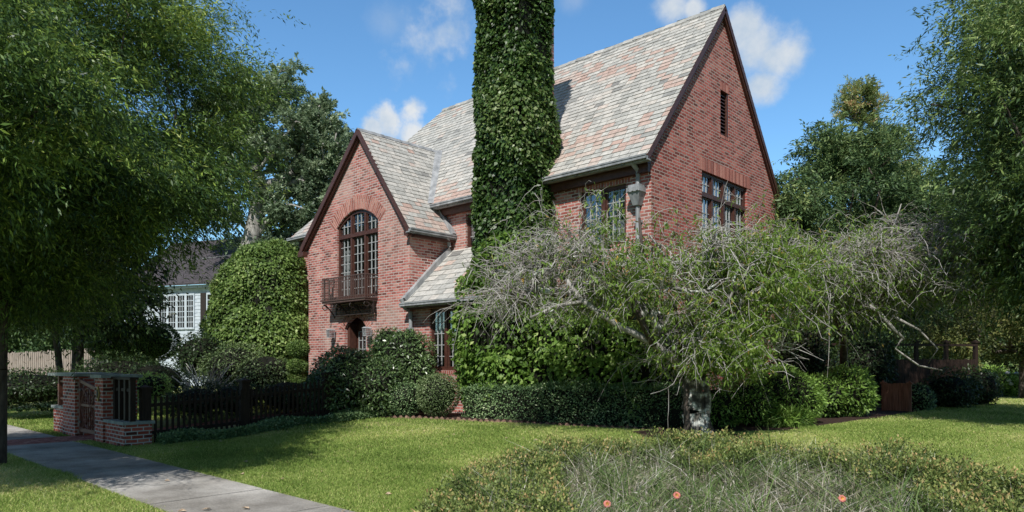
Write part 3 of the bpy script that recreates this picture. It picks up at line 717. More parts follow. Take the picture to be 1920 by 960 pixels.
# ---- balcony
bal = MB(); X0, X1, Yb, Y1 = -18.52, -16.34, 11.42, 11.845
bal.box((X0, Yb, 3.36), (X1, Y1, 3.42)); bal.box((X0-.02, Yb-.02, 3.42), (X1+.02, Y1, 3.45))
bo = hb(bal, 'balcony', M['rail']); bo['label'] = 'small wrought iron balcony'
rl = MB()
rl.bar((X0, Yb, 4.09), (X1, Yb, 4.09), .035, .03); rl.bar((X0, Yb, 3.98), (X1, Yb, 3.98), .016, .02); rl.bar((X0, Yb, 3.52), (X1, Yb, 3.52), .016, .02)
for xx in (X0, X1): rl.bar((xx, Yb, 4.09), (xx, Y1, 4.09), .035, .03); rl.bar((xx, Yb, 3.52), (xx, Y1, 3.52), .016, .02); rl.bar((xx, Yb, 3.98), (xx, Y1, 3.98), .016, .02)
n = 25
for i in range(n+1):
    xx = X0+(X1-X0)*i/n; rl.bar((xx, Yb, 3.45), (xx, Yb, 4.08), .020, .020, up=(0, 1, 0))
for xx in (X0, X1):
    for k in range(1, 5): rl.bar((xx, Yb+(Y1-Yb)*k/5, 3.45), (xx, Yb+(Y1-Yb)*k/5, 4.08), .020, .020, up=(0, 1, 0))
rl.build('railing', M['rail'], bo)
br = MB()
def scroll(mb, cx_, cz, r, y, a0, turns=1.4, w_=.012):
    pts = [(cx_+r*(1-.62*t)*math.cos(a0+t*turns*6.283), y, cz+r*(1-.62*t)*math.sin(a0+t*turns*6.283)) for t in np.linspace(0, 1, 16)]
    mb.tube(pts, w_, 5)
br.bar((X0+.35, 11.70, 3.30), (X1+.02, 11.70, 3.30), .02, .03); br.bar((X0+.35, 11.70, 3.02), (X1+.02, 11.70, 3.02), .02, .05); br.bar((X0+.35, 11.70, 3.09), (X1+.02, 11.70, 3.09), .02, .02)
br.box((X0+.30, 11.69, 2.98), (X0+.36, 11.71, 3.36)); br.box((X1-.02, 11.69, 2.98), (X1+.04, 11.71, 3.36))
for i in range(11):
    cx_ = X0+.45+i*.165; scroll(br, cx_, 3.20, .07, 11.70, i*1.3)
    br.bar((cx_+.08, 11.70, 3.03), (cx_+.08, 11.70, 3.3), .012, .012, up=(0, 1, 0))
for xx in (X0+.03, X0+.75, X0+1.45, X1-.03):
    br.tube([(xx, 11.46, 3.34), (xx, 11.62, 3.24), (xx, 11.76, 3.10), (xx, 11.84, 2.96)], .018, 6)
    br.tube([(xx, 11.50+.09*math.cos(t), 3.26+.07*math.sin(t)) for t in np.linspace(0, 6, 12)], .012, 5)
for xx in np.arange(X0+.35, X1, .3): br.bar((xx, 11.70, 3.05), (xx, 11.845, 3.05), .02, .02)
br.build('scroll_brackets', M['iron'], bo)
# ---- chimney
ch = MB(); ch.box((-12.62, 12.38, .2), (-11.34, 13.6, 12.4)); ch.box((-12.68, 12.32, 12.4), (-11.28, 13.66, 12.55)); ch.box((-12.3, 12.6, 12.55), (-12.0, 12.9, 13.0)); ch.box((-11.9, 12.6, 12.55), (-11.6, 12.9, 13.0))
hb(ch, 'chimney', M['brick'])

# wall lanterns
def lantern(px_x, label):
    e = empty('wall_lantern', (px_x, YF-.16, 2.3), label, 'lantern')
    e.scale = (.64, 1, .66); b = MB(); b.box((-.03, .10, .0), (.03, .155, .24)); b.tube([(0, .12, .02), (0, .05, -.04), (0, 0, .06)], .012, 6)
    b.box((-.11, -.10, .10), (.11, .10, .13)); b.hexa([(-.13,-.12,.44),(.13,-.12,.44),(.13,.12,.44),(-.13,.12,.44),(-.09,-.08,.5),(.09,-.08,.5),(.09,.08,.5),(-.09,.08,.5)])
    for a in (-1, 1):
        for c_ in (-1, 1): b.bar((a*.10, c_*.09, .13), (a*.11, c_*.10, .44), .016, .016, up=(0, 1, 0))
    for a in (-.035, .035): b.bar((a, -.098, .13), (a, -.105, .44), .010, .010, up=(0, 1, 0))
    b.bar((-.10, -.1, .3), (.10, -.1, .3), .01, .01)
    b.build('frame', M['lead'], e)
    g = MB(); g.box((-.095, -.085, .135), (.095, .085, .435)); g.build('pane', M['glass'], e)
    k = MB(); k.tube([(0, 0, .13), (0, 0, .26)], .02, 6); k.build('candle', M['white'], e)
lantern(-18.48, 'glass wall lantern on the brick left of the arched front door'); lantern(-16.62, 'glass wall lantern right of the arched door, partly behind the bush')

# ------------------------------------------------------------------ foliage makers
def core_ellipsoid(mb, c, r, k=.86):
    nu, nv = 18, 12; base = len(mb.v)
    for j in range(nv+1):
        ph = math.pi*j/nv
        for i in range(nu):
            th = 2*math.pi*i/nu
            p = np.array([math.cos(th)*math.sin(ph), math.sin(th)*math.sin(ph), math.cos(ph)])
            q = np.array(c) + p*np.array(r)*(k + .05*math.sin(5*th+3*ph)); mb.v.append(tuple(q)); mb.t.append(.3)
    for j in range(nv):
        for i in range(nu): mb.f.append((base+j*nu+i, base+j*nu+(i+1) % nu, base+(j+1)*nu+(i+1) % nu, base+(j+1)*nu+i))
def shell_e(c, r, n, zmin):
    c = np.array(c, float); r = np.array(r, float)
    d = unit(rng.normal(size=(n, 3))); p = c + d*r; nn = unit(d/r)
    k = p[:, 2] > zmin(p) ; return p[k], nn[k]
def shell_box(lo, hi, n, ang=0, rnd=.15):
    lo = np.array(lo, float); hi = np.array(hi, float); s_ = hi-lo
    A = np.array([s_[1]*s_[2], s_[1]*s_[2], s_[0]*s_[2], s_[0]*s_[2], s_[0]*s_[1]]); f = rng.choice(5, n, p=A/A.sum())
    p = lo + rng.random((n, 3))*s_; nn = np.zeros((n, 3))
    for k, (ax, side) in enumerate(((0, 0), (0, 1), (1, 0), (1, 1), (2, 1))):
        m_ = f == k; p[m_, ax] = (hi if side else lo)[ax]; nn[m_, ax] = 1 if side else -1
    # round the corners
    ctr = (lo+hi)/2; h = s_/2; q = (p-ctr)/h
    e = np.abs(q); bend = unit(np.sign(q)*e**6 + 1e-6); nn = unit(nn*.6 + bend*.7)
    srt = np.sort(e, 1); corner = np.clip((srt[:, 1]-.75)/.25, 0, 1)[:, None]
    return p - bend*corner**2*rnd*.6, nn
def foliage(parent, pn, mat, L, asp=.55, amp=.1, freq=2.5, depth=.25, drop=.3, seed=0, name='foliage', out=.45, shelf=0, bias=0.0):
    p, nn = pn; N = len(p)
    nz_ = wn(p, freq, seed+1) + .5*wn(p, freq*2.7, seed+2)
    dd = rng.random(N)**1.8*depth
    q = p + nn*(nz_*amp - dd)[:, None]
    if shelf: q[:, 2] += shelf*wn(q*np.array([.5, .5, 2.4]), 3.0, seed+9)
    ax = nn*out + rng.normal(size=(N, 3))*.55 + np.array([0, 0, -drop])
    nr = unit(nn*1.0 + rng.normal(size=(N, 3))*.45 + np.array([0, 0, .35]))
    Ls = L*rng.uniform(.65, 1.3, N)
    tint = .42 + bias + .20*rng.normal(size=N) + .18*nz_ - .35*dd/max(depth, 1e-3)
    tint = np.where(rng.random(N) < .06, tint+.35, tint)
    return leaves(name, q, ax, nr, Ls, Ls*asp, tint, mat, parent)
def bush(name, label, cat, blobs, dens, mat, L, group=None, boxes=(), amp=.08, depth=.22, drop=.2, seed=0, asp=.5, freq=3.0, out=.45, core=True, shelf=0, bias=0.0, kcore=.76):
    c0 = blobs[0][0] if blobs else [(a+b)/2 for a, b in zip(boxes[0][0], boxes[0][1])]
    gz = float(G(c0[0], c0[1]))
    e = empty(name, (c0[0], c0[1], gz), label, cat, group); off = np.array([c0[0], c0[1], gz])
    P_, N_ = [], []; cm = MB()
    zm = lambda p: G(p[:, 0], p[:, 1]) - .02
    for (c_, r) in blobs:
        area = 4*math.pi*((r[0]*r[1])**1.6/3 + (r[0]*r[2])**1.6/3 + (r[1]*r[2])**1.6/3)**(1/1.6)
        p, n_ = shell_e(c_, r, int(area*dens), zm)
        for (c2, r2) in blobs:
            if c2 is c_: continue
            k = (((p-np.array(c2))/np.array(r2))**2).sum(1) > .85; p, n_ = p[k], n_[k]
        P_.append(p); N_.append(n_)
        if core:
            cm = MB(); core_ellipsoid(cm, tuple(np.array(c_)-off), r, kcore); cm.build('dark_core', M['core'], e, smooth=True)  # opaque dark blob rather than branches, closes gaps and carries inner shade
    for (lo, hi) in boxes:
        s_ = np.array(hi)-np.array(lo); area = 2*s_[2]*(s_[0]+s_[1])+s_[0]*s_[1]
        p, n_ = shell_box(lo, hi, int(area*dens)); P_.append(p); N_.append(n_)
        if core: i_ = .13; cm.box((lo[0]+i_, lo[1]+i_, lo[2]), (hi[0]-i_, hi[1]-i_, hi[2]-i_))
    P_ = np.concatenate(P_); N_ = np.concatenate(N_)
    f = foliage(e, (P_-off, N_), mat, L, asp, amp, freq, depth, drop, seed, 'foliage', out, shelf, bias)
    return e
def bl(px, py, D, rx, rz, rd=None):   # ellipsoid around a point seen at (px,py) at depth D
    X, Y, Z = PX(px, py, D); return ((X, Y, Z), (rx, rd or rx, rz))

def skeleton(trunk, targets, wander=.18, up=.25):
    nodes = [np.array(p, float) for p in trunk]; par = [-1]+list(range(len(trunk)-1)); plen = [0.0]
    for i in range(1, len(trunk)): plen.append(plen[-1]+np.linalg.norm(nodes[i]-nodes[i-1])*.4)
    allow0 = max(1, len(trunk)//2)
    top = nodes[-1]; order = np.argsort(np.linalg.norm(targets-top, axis=1)); tips = []
    for k in order:
        t = targets[k]; A = np.array(nodes[allow0:]); d = np.linalg.norm(A-t, axis=1) + .38*np.array(plen[allow0:]) + np.maximum(A[:, 2]-t[2], 0)*.6
        j = int(np.argmin(d))+allow0; a = nodes[j]; L = np.linalg.norm(t-a); n = max(2, int(L/.55)+1); prev = j
        perp = rng.normal(size=3)*wander*L
        for s_ in range(1, n+1):
            f = s_/n; q = a+(t-a)*f + perp*math.sin(f*3.1416)*.5 + np.array([0, 0, up*L*f*(1-f)])
            nodes.append(q); par.append(prev); plen.append(plen[prev]+L/n); prev = len(nodes)-1
        tips.append(prev)
    cnt = np.zeros(len(nodes))
    for t in tips: cnt[t] += 1
    for i in range(len(nodes)-1, -1, -1):
        if par[i] >= 0: cnt[par[i]] += cnt[i]
    return np.array(nodes), np.array(par), cnt
def tree(name, label, cat, base, trunk, lobes, nclump, mat, bark, rt, twigs=14, per=14, twl=.7, L=.10, asp=.28, droop=.5, group=None, inner=.35, seed=1, gs=.05, flat=.65, cflat=1.0, bias=0., tri_sides=6, wander=.18):
    """trunk: polyline from base; lobes: (centre, radii, weight)"""
    rs = np.random.default_rng(seed); base = np.array(base, float)
    e = empty(name, tuple(base), label, cat, group)
    ws = np.array([l[2] for l in lobes], float); ws /= ws.sum(); T = []
    for k in range(nclump):
        i = rs.choice(len(lobes), p=ws); c_, r, _ = lobes[i]
        d = unit(rs.normal(size=3)); T.append(np.array(c_)+d*np.array(r)*(inner+(1-inner)*rs.random()**.6))
    T = np.array(T)
    tr = np.array(trunk, float)
    nodes, par, cnt = skeleton(tr, T, wander)
    ch_ = np.arange(len(nodes))[par >= 0]; pa = par[ch_]
    r0 = rt*(np.maximum(cnt, 1)/cnt[0])**.42; r0 = np.maximum(r0, .008)
    r0[0] = rt*1.25
    pts = np.stack([nodes[pa], nodes[ch_]], 1)-base; rad = np.stack([np.where(pa < len(tr), r0[pa], r0[ch_]*1.05), r0[ch_]], 1)
    rad[:, 0] = np.minimum(rad[:, 0], r0[ch_]*1.6) if False else rad[:, 0]
    isT = ch_ < len(tr); rad[~isT, 0] = r0[ch_[~isT]]*1.1
    tubes('trunk', pts, rad, 7, bark, e)
    # twigs with leaves strung along them
    NT = nclump*twigs; c_ = np.repeat(T, twigs, 0) + rs.normal(size=(NT, 3))*np.array([1, 1, cflat])*twl*.28
    ctr = np.average([l[0] for l in lobes], axis=0, weights=ws)
    dd = unit(unit(np.repeat(T, twigs, 0)-ctr)*.55 + rs.normal(size=(NT, 3))*np.array([1, 1, flat]))
    tl = twl*rs.uniform(.5, 1.3, NT)
    s_ = rs.random((NT, per))**.8; S = s_*tl[:, None]
    P = c_[:, None] + dd[:, None]*S[..., None]; P[..., 2] -= droop*(s_**2)*tl[:, None]
    tang = dd[:, None]*np.ones_like(P); tang[..., 2] -= 2*droop*s_
    ax = unit(tang)*.8 + rs.normal(size=P.shape)*.45 + np.array([0, 0, -droop*.35])
    P = P + rs.normal(size=P.shape)*gs
    ctint = np.repeat(rs.normal(size=nclump)*.19, twigs*per)
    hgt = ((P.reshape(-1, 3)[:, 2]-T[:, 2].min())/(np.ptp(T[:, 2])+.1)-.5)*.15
    tint = .40 + bias + .2*rs.normal(size=NT*per) + ctint + hgt + .22*np.clip((P-c_[:, None])[..., 2].reshape(-1)/twl+.1, -.8, .6)  # leaves high in a clump tinted lighter, imitating light on its top
    P = P.reshape(-1, 3); ax = ax.reshape(-1, 3); N = len(P)
    nr = unit(rs.normal(size=(N, 3))*.7 + np.array([0, 0, 1.0])); Ls = L*rs.uniform(.6, 1.35, N)
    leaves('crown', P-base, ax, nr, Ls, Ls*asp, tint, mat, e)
    return e, T

# --- ivy on the chimney, vines on the porch
e = empty('climbing_ivy', (-12.0, 12.9, .35), 'dense dark green ivy wrapping the whole tall chimney', 'ivy'); off = np.array([-12.0, 12.9, .35])
lo = np.array((-12.80, 12.18, 1.2)); hi = np.array((-11.18, 13.52, 12.5))
p, n_ = shell_box(lo, hi, 62000, rnd=.35)
taper = 1 + .07*np.clip((9.3-p[:, 2])/2, 0, 1) + .12*np.clip((6-p[:, 2])/3, 0, 1); p[:, :2] = (p[:, :2]-np.array([-12, 12.8]))*taper[:, None] + np.array([-12, 12.8])
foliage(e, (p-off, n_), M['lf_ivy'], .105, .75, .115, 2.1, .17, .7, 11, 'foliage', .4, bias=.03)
c_ = MB(); c_.box(lo+np.array([.12,.12,0])-off, hi-np.array([.12,.12,.1])-off); c_.build('dark_core', M['core'], e)

bush('climbing_vine', 'bright broad leaved vine heaped over the porch at the foot of the chimney', 'vine',
     [((-12.4, 12.2, 2.2), (.75, .75, 2.15)), ((-11.7, 12.2, 2.3), (1.25, .9, 2.4)), ((-10.3, 12.5, 1.5), (1.3, .75, 1.75)), ((-9.2, 12.6, 1.5), (1.1, .7, 1.7)), ((-7.9, 12.7, 1.3), (1.0, .75, 1.5))],
     520, M['lf_vine'], .125, amp=.16, depth=.3, drop=.5, asp=.62, seed=21, freq=2.2, shelf=.16)

# --- hedge in front of the porch
A = np.array((-12.15, 11.1)); B = np.array((-6.75, 11.95)); dv = unit(B-A); nv = np.array([-dv[1], dv[0]]); Lh_ = np.linalg.norm(B-A)
e = empty('clipped_hedge', (*A, float(G(*A))), 'long low clipped hedge running in front of the vine', 'hedge'); off = np.array([*A, float(G(*A))])
p, n_ = shell_box((0, 0, -.05), (Lh_, .95, .78), int(Lh_*3.3*1500), rnd=.22)
def to_h(p): 
    q = p.copy(); q[:, 0] = dv[0]*p[:, 0]+nv[0]*p[:, 1]; q[:, 1] = dv[1]*p[:, 0]+nv[1]*p[:, 1]; q[:, 2] = p[:, 2]*(1+.16*p[:, 0]/Lh_); return q
nn2 = np.stack([dv[0]*n_[:, 0]+nv[0]*n_[:, 1], dv[1]*n_[:, 0]+nv[1]*n_[:, 1], n_[:, 2]], 1)
foliage(e, (to_h(p), nn2), M['lf_hedge'], .045, .55, .05, 3.5, .16, .0, 31, out=.5)
cm = MB(); cm.box((.1, .12, -.05), (Lh_-.1, .83, .66)); cm.v = [tuple(v) for v in to_h(np.array(cm.v))]; cm.build('dark_core', M['core'], e)

# --- shrubs in front of the wing
bush('rhododendron', 'large dark rounded shrub beneath the front door, largest of the shrubs there', 'shrub', [bl(655, 722, 17.6, 1.05, .98), bl(612, 735, 17.9, .7, .7), bl(715, 728, 17.2, .7, .75)], 700, M['lf_rhodo'], .085, amp=.09, seed=41, asp=.42)
bush('rhododendron', 'tall dark shrub reaching up against the wing corner and downpipe', 'shrub', [bl(758, 676, 17.9, .74, .86), bl(730, 652, 18.2, .55, .55), bl(785, 706, 17.6, .45, .55)], 700, M['lf_rhodo'], .085, amp=.09, seed=42, asp=.42, bias=.06)
bush('boxwood', 'small round clipped boxwood ball under the tall ground floor window', 'shrub', [bl(822, 740, 16.6, .50, .50)], 2200, M['lf_box'], .04, amp=.02, depth=.08, seed=43)
bush('boxwood', 'low dark clipped boxwood between the large shrub and the boxwood ball', 'shrub', [bl(760, 748, 16.9, .45, .42)], 1500, M['lf_hedge'], .04, amp=.02, depth=.08, seed=44)
# cloud pruned topiary by the wing corner
tp_ = empty('topiary', (0, 0, 0), 'cloud pruned topiary of three stacked green balls beside the wing corner', 'topiary')
for i, (py, r) in enumerate(((654, .30), (686, .28), (716, .28))):
    (c_, rr) = bl(559 - i*2, py, 20.0, r, r*.8)
    p, n_ = shell_e(c_, rr, 3500, lambda p: p[:, 2]*0-9); foliage(tp_, (p, n_), M['lf_mound'], .05, .5, .02, 3, .07, 0, 50+i, 'ball')
tq = MB(); a = PX(560, 660, 20); tq.tube([(a[0], a[1], float(G(a[0], a[1]))), (a[0]+.04, a[1], 1.1), a], .03, 6); tq.build('trunk', M['bark'], tp_)
# big clipped mound left of the wing
bush('ivy_mound', 'huge dome shaped green mound of creeper standing left of the brick wing', 'creeper', [bl(500, 570, 25.2, 1.78, 2.25), bl(492, 640, 25.0, 1.95, 2.2)], 720, M['lf_mound'], .115, amp=.15, depth=.28, drop=.7, asp=.62, seed=60, freq=2.0, kcore=.9, bias=.08)
# shrubs inside the front garden
bush('garden_shrub', 'grey green loose shrub at the foot of the dome shaped mound', 'shrub', [bl(440, 690, 20.5, .9, .75), bl(500, 700, 20, .8, .6)], 500, M['lf_box'], .09, amp=.12, depth=.3, seed=61, asp=.35)
bush('garden_shrub', 'dark shrub between the umbrella topiary and the dome mound', 'shrub', [bl(375, 668, 22.5, .8, .75), bl(420, 640, 24.5, .5, .7)], 450, M['lf_dark'], .09, amp=.12, depth=.3, seed=62)
bush('garden_shrub', 'dark low shrub behind the gate wall', 'shrub', [bl(230, 705, 20.5, 1.2, .55), bl(290, 712, 19.5, .9, .5)], 450, M['lf_dark'], .08, amp=.12, depth=.3, seed=63)
bush('garden_shrub', 'pale variegated shrub glimpsed over the dark picket fence', 'shrub', [bl(285, 726, 17.4, .42, .33)], 700, M['lf_bright'], .07, amp=.06, seed=64, bias=.3)
bush('garden_shrub', 'low dark shrub row close behind the picket fence', 'shrub', [bl(370, 752, 17.2, .7, .38), bl(440, 748, 17.8, .75, .42), bl(540, 742, 18.6, .8, .45)], 520, M['lf_dark'], .075, amp=.12, depth=.25, seed=67)
um_ = bush('umbrella_topiary', 'clipped umbrella shaped topiary with a lit mossy green dome', 'topiary', [bl(272, 640, 23.5, 1.1, .72), bl(218, 652, 23.2, .85, .42)], 1100, M['lf_mound'], .06, amp=.03, depth=.1, seed=65)
tq = MB(); a = PX(262, 650, 23.5); L0 = um_.location
tq.tube([(0, 0, 0), (.1, 0, .8), (a[0]-L0.x, a[1]-L0.y, a[2]-L0.z)], .07, 6); tq.build('trunk', M['bark'], um_)
bush('far_hedge', 'dark informal hedge beyond the gate beside the pavement', 'hedge', [bl(60, 728, 20.5, 1.5, .50), bl(10, 730, 21, 1.2, .52), bl(120, 726, 21, .9, .45)], 450, M['lf_dark'], .08, amp=.12, depth=.25, seed=66)
# bare gnarled shrub
bs = empty('bare_shrub', PX(385, 755, 18.6), 'pale leafless gnarled shrub behind the dark picket fence', 'shrub'); bl0 = np.array(bs.location); bl0[2] = .25; bs.location[2] = .25
M_ = 90; th = rng.uniform(0, 6.28, M_); sp_ = rng.uniform(.2, 1.05, M_); hh = rng.uniform(.75, 1.35, M_); t = np.linspace(0, 1, 7)
pts = np.stack([np.outer(sp_*np.cos(th), t**1.3), np.outer(sp_*np.sin(th), t**1.3), np.outer(hh, t**.8)], -1) + rng.normal(size=(M_, 7, 3))*.035; pts[:, 0] = 0
tubes('branches', pts, np.outer(rng.uniform(.6, 1.2, M_), np.linspace(.017, .006, 7)), 5, M['twig'], bs)

# ------------------------------------------------------------------ gate, walls, fences
gt = empty('brick_gateway', (-17, 4.7, 0), 'brick gateway with stone capped piers and low side walls by the pavement', 'gateway'); go_ = np.array([-17, 4.7, 0])
def gb_(mb, name, mat, parent=None):
    mb.v = [tuple(np.array(v)-(go_ if parent is None else 0)) for v in mb.v]; return mb.build(name, mat, parent or gt)
q = MB(); q.box((-18.4, 4.66, -.1), (-17.5, 5.5, 1.30)); gb_(q, 'pier', M['brick_gate'])
q = MB(); q.box((-16.15, 4.66, -.1), (-15.64, 5.3, 1.30)); gb_(q, 'pier', M['brick_gate'])
q = MB(); q.box((-19.4, 4.72, -.1), (-18.4, 5.0, .55)); gb_(q, 'low_wall', M['brick_gate'])
q = MB(); q.box((-15.64, 4.70, -.1), (-14.55, 5.0, .42)); q.box((-14.85, 5.0, -.1), (-14.55, 5.2, .42)); gb_(q, 'low_wall', M['brick_gate'])
q = MB(); q.box((-19.5, 4.62, 1.31), (-17.42, 5.6, 1.375)); gb_(q, 'capstone', M['slate_cap'])
q = MB(); q.box((-16.24, 4.60, 1.30), (-15.56, 5.38, 1.365)); gb_(q, 'capstone', M['slate_cap'])
q = MB(); q.box((-19.45, 4.68, .55), (-18.4, 5.04, .61)); gb_(q, 'coping', M['slate_cap'])
q = MB(); q.box((-15.64, 4.66, .42), (-14.50, 5.04, .48)); q.box((-14.89, 5.04, .42), (-14.50, 5.24, .48)); gb_(q, 'coping', M['slate_cap'])
q = MB()
for x0 in (-19.3, -18.85): q.box((x0, 4.78, .61), (x0+.11, 4.9, 1.31))
q.box((-19.3, 4.8, .75), (-18.4, 4.86, .80)); q.box((-19.3, 4.8, 1.15), (-18.4, 4.86, 1.20)); gb_(q, 'timber_screen', M['gate_brown'])
q = MB()
for x0 in (-15.5, -15.2, -14.9, -14.62): q.box((x0, 4.80, .48), (x0+.09, 4.90, 1.28))
q.box((-15.64, 4.82, 1.05), (-14.55, 4.88, 1.11)); q.box((-15.64, 4.78, 1.28), (-14.5, 4.94, 1.33)); gb_(q, 'timber_screen', M['fence_dark'])
# the gate, ajar
gate = empty('garden_gate', (-17.46, 4.75, .05), 'red brown timber garden gate with curved braces between the brick piers', 'gate')
q = MB(); W_ = 1.22
q.box((0, -.03, 0), (.09, .03, 1.22)); q.box((W_-.07, -.03, 0), (W_, .03, 1.05)); q.bar((.09, 0, 1.16), (W_-.02, 0, 1.0), .05, .07, up=(0, 0, 1)); q.box((.09, -.025, .06), (W_-.07, .025, .14)); q.box((.09, -.02, .62), (W_-.07, .02, .67))
gf = q.build('frame', M['gate_brown'], gate)
q = MB()
for k in range(1, 7): q.box((.09+k*.15, -.012, .14), (.115+k*.15, .012, 1.05-.02*k))
for s_ in (0, 1):
    q.tube([(.1+1.0*t, -.016, .15+.85*(t**2 if s_ else 1-t**2)) for t in np.linspace(0, 1, 10)], .016, 5)
    q.tube([(.1+1.0*t, -.016, .62+(.4 if s_ else -.45)*math.sin(t*3.14)) for t in np.linspace(0, 1, 10)], .014, 5)
q.build('braces', M['gate_brown'], gate)
for hz_ in (.25, .95):
    q = MB(); q.box((.01, -.05, hz_), (.2, -.03, hz_+.05)); q.build('hinge', M['iron'], gate)
pl = empty('diamond_plaque', (-15.66, 4.64, .98), 'yellow diamond shaped plaque on the right brick gate pier', 'plaque')
q = MB(); 
q.hexa([(-.10, 0, 0), (0, 0, -.16), (.10, 0, 0), (0, 0, .16), (-.10, -.02, 0), (0, -.02, -.16), (.10, -.02, 0), (0, -.02, .16)]); q.build('plate', M['gold'], pl)
q = MB(); q.hexa([(-.06, -.02, 0), (0, -.02, -.10), (.06, -.02, 0), (0, -.02, .10), (-.05, -.032, 0), (0, -.032, -.08), (.05, -.032, 0), (0, -.032, .08)]); q.build('boss', M['iron'], pl); pl.location = (-15.9, 4.655, .98)

def picket_fence(name, label, a, b, h, step, mat, post_every, pw=.05, z0f=None, top='point', postw=.12, posth=1.25, rails=(.25, .85)):
    a = np.array(a, float); b = np.array(b, float); L_ = np.linalg.norm(b-a); d = (b-a)/L_; ang = math.atan2(d[1], d[0])
    gz = float(G(a[0], a[1])); e = empty(name, (a[0], a[1], gz), label, 'fence'); e.rotation_euler = (0, 0, ang)
    q = MB()
    hz = lambda x_: float(G(a[0]+d[0]*x_, a[1]+d[1]*x_))-gz
    for rz in rails:
        n = max(1, int(L_/1.5))
        for i in range(n): q.bar((L_*i/n, .02, hz(L_*i/n)+rz*h), (L_*(i+1)/n, .02, hz(L_*(i+1)/n)+rz*h), .035, .07)
    q.build('rail', mat, e)
    me = None; n = int(L_/step)
    for i in range(min(n, 100)):
        if me is None:
            q = MB(); hw = pw/2
            q.box((-hw, -.02, .03), (hw, 0, h))
            if top == 'point': q.hexa([(-hw, -.02, h), (hw, -.02, h), (hw, 0, h), (-hw, 0, h), (-.004, -.02, h+.05), (.004, -.02, h+.05), (.004, 0, h+.05), (-.004, 0, h+.05)])
            o = q.build('picket', mat, e); me = o
        else:
            o = me.copy(); col.objects.link(o); o.parent = e
        o.location = ((i+.5)*L_/n, 0, hz((i+.5)*L_/n)); o.scale = (1, 1, random.uniform(.985, 1.015))
    me = None; n = max(1, int(round(L_/post_every)))
    for i in range(n+1):
        if me is None:
            q = MB(); w_ = postw/2; q.box((-w_, -w_+.0, -.1), (w_, w_, posth)); q.box((-w_-.03, -w_-.03, posth), (w_+.03, w_+.03, posth+.05)); q.hexa([(-w_, -w_, posth+.05), (w_, -w_, posth+.05), (w_, w_, posth+.05), (-w_, w_, posth+.05), (-.01, -.01, posth+.09), (.01, -.01, posth+.09), (.01, .01, posth+.09), (-.01, .01, posth+.09)])
            o = q.build('post', mat, e); me = o
        else: o = me.copy(); col.objects.link(o); o.parent = e
        o.location = (L_*i/n, .06, hz(L_*i/n))
    return e
picket_fence('picket_fence', 'dark stained picket fence with square posts running from the gateway to the house', (-14.62, 5.12), (-14.66, 11.2), .90, .11, M['fence_dark'], 1.75, postw=.17, posth=1.08)
fa, fb = c2w(-24.5, 32), c2w(-13.2, 26)
picket_fence('stockade_fence', 'tall weathered grey stockade fence behind the gateway', fa, fb, 1.9, .15, M['fence_grey'], 3.0, pw=.105, posth=1.85, rails=(.2, .8))

# right hand boards and screen
fa, fb = c2w((1655-CX)/F*18.0, 18.0), c2w((1705-CX)/F*17.6, 17.6)
e = picket_fence('plank_screen', 'short red brown plank screen leaning in the shrubs at the lawn edge', fa, fb, .72, .12, M['redwood'], 1.0, pw=.115, top='flat', postw=.07, posth=.7, rails=(.2, .8))
fa, fb = c2w((1545-CX)/F*20.5, 20.5), c2w((1832-CX)/F*21.5, 21.5)
picket_fence('board_fence', 'tall dark brown board fence with open top in deep shade', fa, fb, 1.35, .12, M['fence_dark'], 1.1, pw=.112, top='flat', postw=.10, posth=1.85, rails=(.1, .6, 1.32))

# ------------------------------------------------------------------ neighbouring white house
nh = empty('white_house', (0, 0, 0), 'white clapboard neighbour house with shingle roof seen under the tree', 'house')
na = np.array(c2w((230-CX)/F*40, 40)); nb = np.array(c2w((470-CX)/F*37, 37)); dn = unit(nb-na); nn_ = np.array([dn[1], -dn[0]]); Ln = np.linalg.norm(nb-na)
nh.location = (*na, .35); nh.rotation_euler = (0, 0, math.atan2(dn[1], dn[0]))
q = MB()
zt = 5.35
for k in range(28): z = .0+k*.19; q.hexa([(0, .0, z), (Ln, .0, z), (Ln, .1, z), (0, .1, z), (0, .02, z+.188), (Ln, .02, z+.188), (Ln, .1, z+.188), (0, .1, z+.188)])
q.box((0, .1, 0), (.1, 7, zt)); q.box((Ln-.1, .1, 0), (Ln, 7, zt)); q.box((-.2, -.25, zt-.02), (Ln+.2, .1, zt+.12))
q.build('wall', M['white'], nh)
q = MB(); q.hexa([(-.3, -.4, zt+.12), (Ln+.3, -.4, zt+.12), (Ln+.3, 4, zt+3.3), (-.3, 4, zt+3.3), (-.3, -.4, zt+.22), (Ln+.3, -.4, zt+.22), (Ln+.3, 4, zt+3.4), (-.3, 4, zt+3.4)])
q.hexa([(-.3, 4, zt+3.3), (Ln+.3, 4, zt+3.3), (Ln+.3, 8.4, zt+.12), (-.3, 8.4, zt+.12), (-.3, 4, zt+3.4), (Ln+.3, 4, zt+3.4), (Ln+.3, 8.4, zt+.22), (-.3, 8.4, zt+.22)]); q.build('roof', M['shingle'], nh)
def npx(px): # distance along the front seen at px
    a = (px-CX)/F; u = np.linspace(0, Ln, 400); W2 = na+np.outer(u, dn); cx_ = CC*W2[:, 0]+SS*W2[:, 1]; cy_ = -SS*W2[:, 0]+CC*W2[:, 1]; return u[np.argmin(abs(cx_/cy_-a))]
